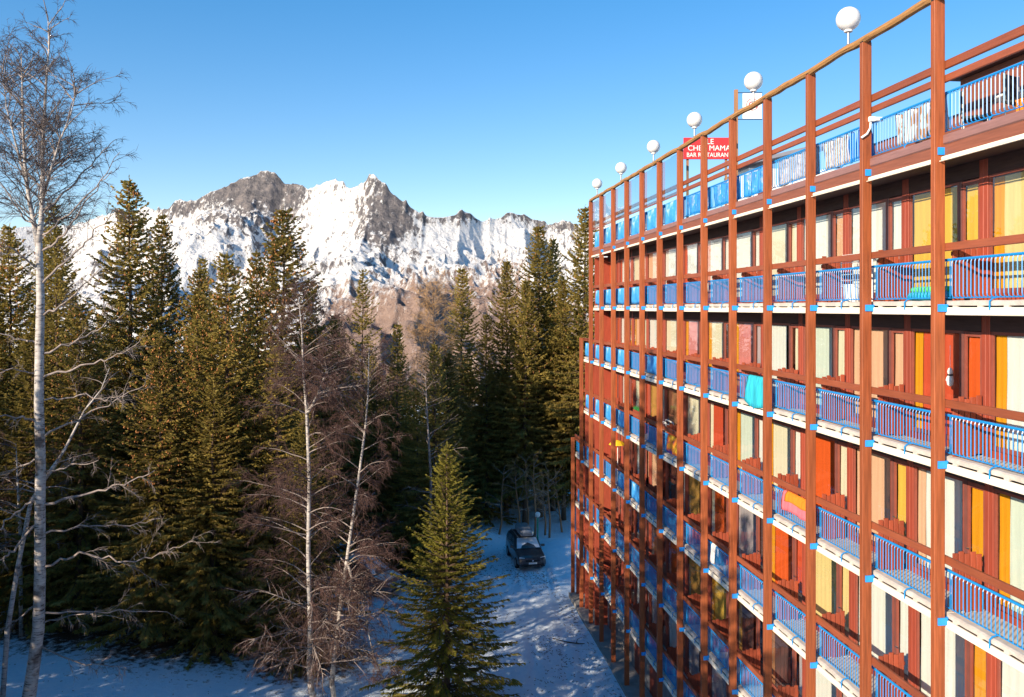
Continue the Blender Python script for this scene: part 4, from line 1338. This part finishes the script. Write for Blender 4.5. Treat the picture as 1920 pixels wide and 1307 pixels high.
# bare broadleaf trees
class Bare:
    def __init__(s, seed):
        s.rg = random.Random(seed)
        s.limb = []; s.twig = []
    def seg(s, lst, a, b, r0, r1): lst.append((tuple(a), tuple(b), r0, r1))
    def grow(s, p, d, ln, r, lvl, droop, nseg=5, kids=True, dens=1.0, upcurl=0.0):
        rg = s.rg
        p = Vector(p); d = Vector(d).normalized()
        st = ln / nseg
        path = [p.copy()]
        for i in range(nseg):
            d = (d + Vector((rg.gauss(0, .10), rg.gauss(0, .10), rg.gauss(0, .08) - droop * (0.12 + 0.2 * i / nseg) + upcurl * 0.12))).normalized()
            q = p + d * st
            ra = r * (1 - 0.8 * i / nseg); rb = r * (1 - 0.8 * (i + 1) / nseg)
            s.seg(s.limb if r > 0.014 else s.twig, p, q, ra, rb)
            p = q; path.append(p.copy())
        if kids: s.kids(path, ln, r, lvl, droop, dens, upcurl)
    def kids(s, path, ln, r, lvl, droop, dens, upcurl):
        rg = s.rg
        if lvl <= 0: return
        n = int((4 + ln * 3.2) * dens) if lvl > 1 else int((5 + ln * 9) * dens)
        for q in range(n):
            t = rg.uniform(0.18, 1.0)
            x = t * (len(path) - 1); i = min(int(x), len(path) - 2)
            p = path[i].lerp(path[i + 1], x - i)
            ax = (path[i + 1] - path[i]).normalized()
            side = ax.cross(Vector((rg.gauss(0, 1), rg.gauss(0, 1), rg.gauss(0, 1))))
            if side.length < 1e-3: continue
            side.normalize()
            d = ax * rg.uniform(0.5, 1.0) + side * rg.uniform(0.4, 0.9)
            l2 = ln * rg.uniform(0.22, 0.5) * (1.15 - 0.5 * t)
            if lvl == 1: l2 = min(1.3, max(0.25, l2 * 1.1))
            s.grow(p, d, l2, max(0.0072, r * 0.45), lvl - 1, droop * 1.35 + (0.55 if lvl == 1 else 0) * (droop > 0), 4, True, dens, upcurl)
    def build(s, parent, mats):
        for nm, lst, k, mt in (('limbs', s.limb, 5, mats[0]), ('twigs', s.twig, 3, mats[1])):
            if lst:
                me = segs_mesh(nm, [a[0] for a in lst], [a[1] for a in lst], [a[2] for a in lst], [a[3] for a in lst], k, mt)
                tag(link(nm, me, parent), kind='stuff')

def birch_big():
    Y = 30.0
    base = at(48, 1366, Y); base.z = gz1(base.x, Y)
    t = empty('birch_tree', base, 0, 'big bare birch with a white forked trunk at the left', 'tree', None)
    rel = lambda px, py, dy=0.0: at(px, py, Y + dy) - base
    tr = [Vector((0, 0, -0.2))] + [rel(*q) for q in ((52, 1320), (60, 1270), (72, 1180), (75, 1080), (75, 980), (76, 860), (73, 760), (74, 650), (76, 560), (74, 490), (73, 455))]
    rad = [0.25, 0.235, 0.215, 0.195, 0.185, 0.175, 0.165, 0.155, 0.145, 0.132, 0.12, 0.11]
    MB().tube(tr, rad, 12).build('trunk', M['birch'], t, smooth=True)
    stems = [[(73, 455, 0), (78, 410, 0), (80, 350, .1), (80, 290, .1), (83, 230, .2), (87, 150, .2), (92, 90, .3), (90, 30, .3)],
             [(72, 462, 0), (64, 420, .1), (54, 370, .2), (47, 310, .3), (43, 240, .3), (42, 170, .4), (40, 100, .4)],
             [(79, 375, 0), (95, 320, -.3), (112, 265, -.5), (132, 215, -.7), (150, 150, -.8)],
             [(50, 345, .2), (30, 270, .5), (12, 200, .7), (4, 120, .8)]]
    bt = Bare(3)
    for si, st in enumerate(stems):
        pts = [rel(*q) for q in st]
        r0 = (0.105, 0.10, 0.055, 0.05)[si]
        MB().tube(pts, [r0 * (1 - .86 * i / (len(pts) - 1)) for i in range(len(pts))], 9).build('stem', M['birch'], t, smooth=True)
        # whips and branches along each stem
        n = (52, 42, 30, 24)[si]
        for q in range(n):
            x = bt.rg.uniform(0.05, 0.99) * (len(pts) - 1); i = min(int(x), len(pts) - 2)
            p = pts[i].lerp(pts[i + 1], x - i)
            a = bt.rg.uniform(0, 6.28)
            ln = bt.rg.uniform(1.2, 2.7) * (1.15 - 0.6 * x / len(pts))
            bt.grow(p, (math.cos(a), math.sin(a), bt.rg.uniform(0.5, 1.3)), ln, 0.024, 2, 0.10, 5, True, 0.85)
    limbs = [([(84, 945), (170, 925), (235, 905), (290, 882)], .05), ([(84, 1062), (150, 1036), (220, 1052), (300, 1040), (362, 1014)], .045),
             ([(82, 1148), (200, 1146), (315, 1147)], .04), ([(80, 1168), (150, 1152), (230, 1160)], .03), ([(78, 1212), (160, 1246), (238, 1252)], .035),
             ([(66, 940), (30, 960), (0, 990), (-40, 1010)], .045), ([(66, 985), (25, 1030), (0, 1052), (-40, 1075)], .05), ([(66, 1135), (30, 1165), (0, 1180)], .04),
             ([(82, 818), (130, 792), (200, 760), (272, 722)], .045), ([(82, 706), (150, 690), (210, 668), (262, 640)], .045), ([(80, 662), (140, 640), (190, 612), (232, 590)], .04),
             ([(80, 592), (130, 560), (190, 500)], .04), ([(78, 532), (130, 482), (180, 432), (216, 392)], .045), ([(70, 502), (30, 470), (-10, 452)], .04),
             ([(68, 642), (30, 634), (-30, 618)], .04), ([(66, 788), (20, 780), (-40, 770)], .045), ([(84, 884), (130, 876), (185, 862)], .035), ([(83, 1000), (150, 985), (230, 985), (300, 972)], .04),
             ([(78, 470), (120, 440), (160, 380), (210, 320)], .045), ([(80, 400), (130, 350), (180, 300), (215, 262)], .045), ([(70, 430), (40, 400), (0, 340), (-30, 280)], .04),
             ([(81, 440), (120, 410), (180, 350), (225, 285)], .04), ([(66, 700), (20, 690), (-20, 700)], .03), ([(82, 750), (150, 742), (200, 748), (240, 740)], .03), ([(66, 860), (20, 880), (-30, 915)], .035)]
    low_ = Bare(9)
    for i, (pth, r) in enumerate(limbs):
        up = pth[0][1] < 640
        cur = bt if up else low_
        dy = bt.rg.uniform(-1.6, 1.2)
        pts = [rel(px, py, dy * q / (len(pth) - 1)) for q, (px, py) in enumerate(pth)]
        fine = []
        for a, b2 in zip(pts[:-1], pts[1:]):
            for q in range(5):
                fine.append(a.lerp(b2, q / 5) + Vector((bt.rg.gauss(0, .03), bt.rg.gauss(0, .04), bt.rg.gauss(0, .045))) * (1 if fine else 0))
        fine.append(pts[-1])
        for q in range(len(fine) - 1):
            cur.seg(cur.limb, fine[q], fine[q + 1], r * (1 - .8 * q / len(fine)), r * (1 - .8 * (q + 1) / len(fine)))
        ln = sum((b2 - a).length for a, b2 in zip(pts[:-1], pts[1:]))
        cur.kids(fine, ln * (0.8 if up else 0.62), 0.026, 2, 0.16 if up else 0.2, 0.95 if up else 0.8, 0)
    low_.build(t, (M['limb'], M['limb']))
    bt.build(t, (M['limb'], M['twig_dark']))
birch_big()

def birch(name, path, Y, r0, label, seed, nb, dens, droop=0.75, lnmax=3.4, blen=(0.15, 0.98), twig='twig', lvl=2, start=0.2, forks=(), group=None, trunkmat='birch'):
    base = at(path[0][0], path[0][1], Y); base.z = gz1(base.x, Y)
    t = empty(name, base, 0, label, 'tree', group)
    rel = lambda px, py, dy=0: at(px, py, Y + dy) - base
    pts = [Vector((0, 0, -0.2))] + [rel(*q) for q in path[1:]]
    n = len(pts)
    MB().tube(pts, [r0 * (1 - 0.9 * (i / (n - 1)) ** 1.2) for i in range(n)], 9).build('trunk', M[trunkmat], t, smooth=True)
    bt = Bare(seed)
    def branches(pts, nb, k):
        for q in range(nb):
            x = bt.rg.uniform(start, 0.99) * (len(pts) - 1); i = min(int(x), len(pts) - 2)
            p = pts[i].lerp(pts[i + 1], x - i)
            a = bt.rg.uniform(0, 6.28)
            fr = x / len(pts)
            ln = bt.rg.uniform(0.55, 1.0) * lnmax * (1.05 - 0.65 * fr) * k
            bt.grow(p, (math.cos(a), math.sin(a), 0.12 + 0.9 * fr), ln, 0.03 * (1.1 - fr) + .008, lvl, droop * (0.35 + .3 * fr), 6, True, dens)
    branches(pts, nb, 1)
    for fk in forks:
        fp = [rel(*q) for q in fk]
        MB().tube(fp, [r0 * .5 * (1 - 0.85 * i / (len(fp) - 1)) for i in range(len(fp))], 8).build('stem', M[trunkmat], t, smooth=True)
        branches(fp, max(4, nb // 4), .7)
    bt.build(t, (M['limb'], M[twig]))
    return t
birch('birch_tree', [(596, 1335), (583, 1290), (580, 1250), (582, 1180), (578, 1040), (580, 900), (575, 770), (569, 700), (566, 620), (560, 560)], 34, 0.135, 'slender white birch in the middle with hanging purple twigs', 21, 84, 1.2, forks=[[(578, 772), (596, 740), (608, 706), (614, 690)]], lnmax=4.2)
birch('birch_tree', [(630, 1335), (622, 1280), (630, 1200), (645, 1090), (656, 1010), (672, 900), (685, 800), (690, 740), (692, 650)], 34.6, 0.115, 'leaning white birch right of the slender one with reddish twigs', 33, 74, 1.2, forks=[[(652, 1058), (662, 1090), (680, 1130), (700, 1230), (722, 1280)]], lnmax=3.6)
birch('birch_tree', [(2, 1300), (14, 1180), (34, 1060), (58, 940), (96, 880), (120, 845), (158, 770), (190, 730), (205, 690)], 32, 0.10, 'thin birch leaning behind the big forked birch', 45, 14, 0.6, lnmax=2.2, droop=0.5, twig='twig_dark')
birch('birch_tree', [(40, 1190), (38, 1000), (33, 900), (30, 830)], 40, 0.10, 'small reddish birch at the left edge of the dark forest', 47, 22, 0.9, lnmax=2.6)
birch('larch_tree', [(810, 1100), (811, 900), (812, 750), (813, 640), (812, 541)], 62, 0.20, 'bare yellowish larch standing before the brown slope', 51, 150, 0.95, droop=0.12, lnmax=3.6, twig='larch', start=0.45, trunkmat='bark')
birch('bare_tree', [(806, 1110), (808, 900), (800, 760), (798, 700)], 50, 0.10, 'dim grey bare tree left above the young spruce', 53, 24, 0.6, droop=0.2, lnmax=2.8, twig='twig_dark', trunkmat='limb')
SM = [(935, 1030, 945, 880, 'thin bare stem left of the car in the wood'), (975, 1010, 965, 870, 'pair stem of bare wood behind the car, left one'), (990, 1015, 985, 860, 'pair stem of bare wood behind the car, right one'),
      (1003, 1015, 1001, 850, 'bare stem just left of the green lamp'), (1022, 1020, 1019, 900, 'brown stem just right of the green lamp'), (1054, 1030, 1040, 870, 'pale bent stem between the lamp and the building'), (1030, 1020, 1028, 880, 'brown stem second right of the green lamp')]
for i, (bx, by, tx, ty, lb) in enumerate(SM):
    birch('bare_tree', [(bx, by), ((bx * 2 + tx) / 3 + 2, (by * 2 + ty) / 3), ((bx + tx * 2) / 3 - 1, (by + ty * 2) / 3), (tx, ty)], 60 + (i % 3) * 0.9, 0.085, lb, 60 + i, 12, 0.5, droop=0.1, lnmax=2.2, twig='larch', start=0.35, lvl=2, group='thin bare trees behind the car', trunkmat='pole_wood')

# ground bare patches under the trees
bare = np.zeros_like(GX)
for x, y, r in tree_xy:
    if 20 < y < 62 and -40 < x < 12:
        bare = np.maximum(bare, 0.42 * np.exp(-((GX - x) ** 2 + (GY - y) ** 2) / (r * 1.3) ** 2))
bare = np.maximum(bare, 0.16 * np.exp(-(((GX - (7.5 - 0.1224 * (GY - 15))) + 0.6) / 1.5) ** 2) * (GY < 50))
bare = np.maximum(bare, 0.16 * sstep(60, 66, GY))
a_ = ground_me.attributes.new('bare', 'FLOAT', 'POINT')
a_.data.foreach_set('value', bare.ravel().astype(np.float32))

# twigs, leaves and cones dropped on the snow
def litter():
    rg = np.random.RandomState(5)
    n = 4200
    y = rg.uniform(30, 58, n)
    x = (7.5 - 0.1224 * (y - 15)) - 0.4 - np.abs(rg.normal(0, 2.6, n))
    m_ = 900
    y = np.concatenate([y, rg.uniform(31, 50, m_)]); x = np.concatenate([x, rg.uniform(-22, -2, m_)])
    keep = (fbm(x * 0.6, y * 0.6, 4) + 0.25 * rg.normal(0, 1, len(x))) > 0.12
    x = x[keep]; y = y[keep]
    n = len(x)
    z = gz(x, y) + 0.012
    a = rg.uniform(0, 6.28, n); l = rg.uniform(0.02, 0.09, n) * np.where(rg.rand(n) < .05, 4, 1)
    w = rg.uniform(0.01, 0.03, n)
    dx, dy = np.cos(a), np.sin(a)
    P = np.stack([x, y, z], 1)
    D = np.stack([dx * l, dy * l, rg.uniform(0, .3, n) * l], 1); S = np.stack([-dy * w, dx * w, 0 * w], 1)
    U = np.zeros((n, 3)); U[:, 2] = 0.02
    V = np.stack([P - D + S, P + D, P - D - S, P + U], 1)
    b = (np.arange(n) * 4)[:, None]
    F = np.concatenate([b + np.array([[0, 1, 3]]), b + np.array([[1, 2, 3]]), b + np.array([[2, 0, 3]])], 0)
    tag(link('twig_litter', np_mesh('twig_litter', V.reshape(-1, 3), F, M['bark'])), 'dark twigs and cone scales scattered on the snow', 'litter', kind='stuff')
litter()
fb = empty('fallen_branch', (3.0, 41.0, gz1(3.0, 41) + 0.02), 0.4, 'fallen forked branch lying on the snow before the building', 'branch')
MB().tube([(-0.5, 0.9, 0.02), (-0.2, 0.3, 0.06), (0.2, 0, 0.04), (0.5, -0.1, 0.03)], [0.02, 0.03, 0.03, 0.015], 6).build('bough', M['bark'], fb)
MB().tube([(0.1, 0.05, 0.05), (0.3, 0.25, 0.15), (0.6, 0.3, 0.2)], [0.02, 0.015, 0.006], 5).build('side_twig', M['bark'], fb)
# ------------------------------------------------------------------ cars and street lamp
def paint(name, c):
    m, nt, b = new_mat(name)
    b.inputs['Base Color'].default_value = (*c, 1)
    b.inputs['Roughness'].default_value = 0.35
    b.inputs['Coat Weight'].default_value = 0.7
    b.inputs['Coat Roughness'].default_value = 0.08
    v = mapped(nt)
    f = noise(nt, v, 5, 5)
    r = ramp(nt, f, [(0.45, c), (0.8, tuple(min(1, x + 0.06) for x in c))])
    nt.links.new(r.outputs[0], b.inputs['Base Color'])
    return m
M['car_dark'] = paint('dark_car_paint', (0.03, 0.03, 0.036))
M['car_grey'] = paint('grey_car_paint', (0.10, 0.11, 0.13))
M['box_grey'] = paint('grey_roof_box', (0.22, 0.23, 0.25))
M['car_glass'] = simple('tinted_car_glass', (0.03, 0.035, 0.04), 0.08, 0.1, 3, bmp=0, spec=0.8)
M['frost'] = simple('frosted_windscreen', (0.66, 0.70, 0.76), 0.3, 0.2, 3, bmp=0.1)
M['headlamp'] = simple('headlamp_lens', (0.62, 0.64, 0.68), 0.12, 0.1, 9, bmp=0, spec=0.8)
M['plate'] = simple('number_plate', (0.75, 0.75, 0.72), 0.4, 0.03, 3, bmp=0)

def loft(mb, secs):
    """secs: list of (y, [(x,z)...half profile from bottom outside to top centre]) mirrored"""
    rings = []
    for y, half in secs:
        ring_ = [(x, y, z) for x, z in half] + [(-x, y, z) for x, z in reversed(half)]
        rings.append(ring_)
    n = len(rings[0])
    v = [p for r_ in rings for p in r_]
    f = []
    for i in range(len(rings) - 1):
        for k in range(n):
            f.append((i * n + k, (i + 1) * n + k, (i + 1) * n + (k + 1) % n, i * n + (k + 1) % n))
    f.append(tuple(range(n))); f.append(tuple(range((len(rings) - 1) * n, len(rings) * n))[::-1])
    mb.add(v, f)
def make_car(loc, rz, label, bodymat, snow=False, roofbox=False):
    t = empty('parked_car', loc, rz, label, 'car')
    # front of the car at -y ; length 4.5, width 1.80, height 1.62
    W = 0.90
    def low(w, zt, z0=0.30): return [(w * .90, z0), (w, z0 + 0.12), (w * 1.0, 0.62), (w * .97, zt - 0.10), (w * .90, zt - 0.02), (w * .45, zt), (0.0, zt + 0.015)]
    mb = MB()
    loft(mb, [(-2.25, low(W * .82, 0.70, .34)), (-2.18, low(W * .93, 0.80, .30)), (-1.95, low(W * .985, 0.90)), (-1.2, low(W, 1.0)), (-0.95, low(W, 1.04)), (0.5, low(W, 1.06)), (1.7, low(W, 1.08)), (2.12, low(W * .97, 1.08)), (2.25, low(W * .9, 1.0, .36))])
    mb.build('body', bodymat, t, smooth=False)
    def cab(w0, w1, z0, z1): return [(w0, z0), (w0 * .99, z0 + .04), (w0 + (w1 - w0) * .55, z0 + (z1 - z0) * .6), (w1, z1 - 0.05), (w1 * .93, z1 - 0.01), (w1 * .5, z1 + 0.01), (0, z1 + 0.015)]
    mb = MB()
    loft(mb, [(-1.02, cab(.84, .82, 1.02, 1.06)), (-0.25, cab(.86, .66, 1.03, 1.58)), (0.3, cab(.87, .67, 1.04, 1.64)), (1.3, cab(.87, .67, 1.05, 1.63)), (1.9, cab(.86, .66, 1.06, 1.56)), (2.16, cab(.82, .78, 1.06, 1.12))])
    mb.build('cabin', bodymat, t)
    # glazing stands a little proud of the cabin
    def quad(name, pts, mat, off=0.0):
        p = [Vector(q) for q in pts]
        nrm = (p[1] - p[0]).cross(p[2] - p[0]).normalized()
        v = [q + nrm * 0.012 for q in p] + [q - nrm * 0.02 for q in p]
        n = len(p)
        return MB().add(v, [tuple(range(n)), tuple(range(2 * n - 1, n - 1, -1))] + [(i, n + i, n + (i + 1) % n, (i + 1) % n) for i in range(n)]).build(name, mat, t)
    quad('windscreen', [(-.74, -0.97, 1.085), (.74, -0.97, 1.085), (.60, -0.30, 1.555), (-.60, -0.30, 1.555)], M['frost'])
    for s_ in (-1, 1):
        a = [(s_ * .862, -0.62, 1.10), (s_ * .868, 0.42, 1.11), (s_ * .715, 0.42, 1.55), (s_ * .715, -0.16, 1.53)]
        b2 = [(s_ * .868, 0.50, 1.11), (s_ * .868, 1.45, 1.12), (s_ * .715, 1.45, 1.55), (s_ * .715, 0.50, 1.555)]
        c = [(s_ * .866, 1.52, 1.13), (s_ * .85, 2.0, 1.15), (s_ * .73, 1.84, 1.50), (s_ * .72, 1.52, 1.54)]
        for q in (a, b2, c):
            quad('side_window', q if s_ > 0 else q[::-1], M['car_glass'])
        MB().box(-.11, .11, -.05, .05, -.06, .08, 0.02).build('mirror', bodymat, t, (s_ * 1.0, -0.62, 1.12))
        # headlight wraps the corner
        quad('headlight', [(s_ * .46, -2.225, .66), (s_ * .79, -2.17, .68), (s_ * .82, -2.07, .86), (s_ * .50, -2.16, .82)] if s_ > 0 else [(s_ * .50, -2.16, .82), (s_ * .82, -2.07, .86), (s_ * .79, -2.17, .68), (s_ * .46, -2.225, .66)], M['headlamp'])
        for y in (-1.38, 1.35):
            w = MB().lathe([(0.20, -0.1), (0.31, -0.11), (0.325, -0.08), (0.325, 0.08), (0.31, 0.11), (0.20, 0.1)], 20).build('wheel', M['black'], t, (s_ * 0.82, y, 0.325))
            w.rotation_euler = (0, R(90), 0)
            rim = MB().lathe([(0.02, 0.10), (0.19, 0.115), (0.2, 0.10), (0.2, -0.02)], 20).build('rim', M['grey_metal'], w)
            if s_ < 0: rim.rotation_euler = (R(180), 0, 0)
        MB().box(-.02, .02, -1.0, 1.3, 1.66, 1.70, 0.008).build('roof_bar', M['grey_metal'], t, (s_ * .58, 0.3, 0))
    MB().box(-.44, .44, -2.275, -2.235, .60, .70, 0.01).build('grille', M['black'], t)
    MB().lathe([(0.05, -0.01), (0.05, 0.012)], 14).build('badge', M['chrome'], t, (0, -2.285, 0.66)).rotation_euler = (R(90), 0, 0)
    MB().box(-.70, .70, -2.285, -2.20, .33, .45, 0.02).build('bumper', M['black'], t)
    MB().box(-.26, .26, -2.297, -2.287, .45, .56).build('number_plate', M['plate'], t)
    MB().box(-.5, .1, -1.06, -1.03, 1.075, 1.09).build('wiper', M['black'], t)
    if roofbox:
        mb = MB()
        prof = lambda w, z0, z1: [(w * .9, z0), (w, z0 + .06), (w, (z0 + z1) / 2), (w * .88, z1 - .05), (w * .6, z1), (0, z1 + .01)]
        loft(mb, [(-0.72, prof(.30, 1.76, 1.98)), (-0.55, prof(.42, 1.73, 2.10)), (0.2, prof(.45, 1.72, 2.16)), (1.2, prof(.44, 1.72, 2.14)), (1.42, prof(.34, 1.75, 2.05))])
        mb.build('roof_box', M['box_grey'], t)
        MB().box(-.62, .62, -.03, .03, 1.695, 1.722).build('cross_bar', M['black'], t, (0, -0.2, 0))
        MB().box(-.62, .62, -.03, .03, 1.695, 1.722).build('cross_bar', M['black'], t, (0, 0.9, 0))
    if snow:
        MB().sheet(lambda u, v: (-.66 + 1.32 * u, -0.3 + 2.25 * v, 1.60 + 0.13 * math.sin(math.pi * min(max(u, .02), .98)) ** .4 * math.sin(math.pi * min(max(v, .02), .98)) ** .3), 14, 18).build('snow_cover', M['snow'], t, smooth=True)
        MB().sheet(lambda u, v: (-.78 + 1.56 * u, -2.1 + 1.05 * v, 0.80 + 0.24 * v + 0.09 * math.sin(math.pi * u) ** .4 * math.sin(math.pi * v) ** .4), 12, 12).build('snow_cover', M['snow'], t, smooth=True)
    return t
make_car((0.85, 54.6, gz1(0.85, 54.6) - 0.02), R(11), 'dark car with a roof box parked on the snow before the wood', M['car_dark'], roofbox=True)
make_car((-8.3, 49.2, gz1(-8.3, 49.2) - 0.02), R(60), 'snow covered car half hidden behind the birches', M['car_grey'], snow=True)
p = at(1008, 1025, 58.5)
sl = empty('street_lamp', (p.x, 58.5, gz1(p.x, 58.5)), 0, 'green street lamp with a white head behind the dark car', 'lamp')
hh = at(1008, 960, 58.5).z - gz1(p.x, 58.5)
MB().lathe([(0.075, -0.2), (0.07, 0.3), (0.05, 0.35), (0.045, hh - 0.35)], 10).build('pole', M['green_paint'], sl)
MB().lathe([(0.06, hh - 0.35), (0.16, hh - 0.28), (0.19, hh - 0.10), (0.12, hh), (0.02, hh + 0.03)], 14).build('lamp_head', M['white_paint'], sl)
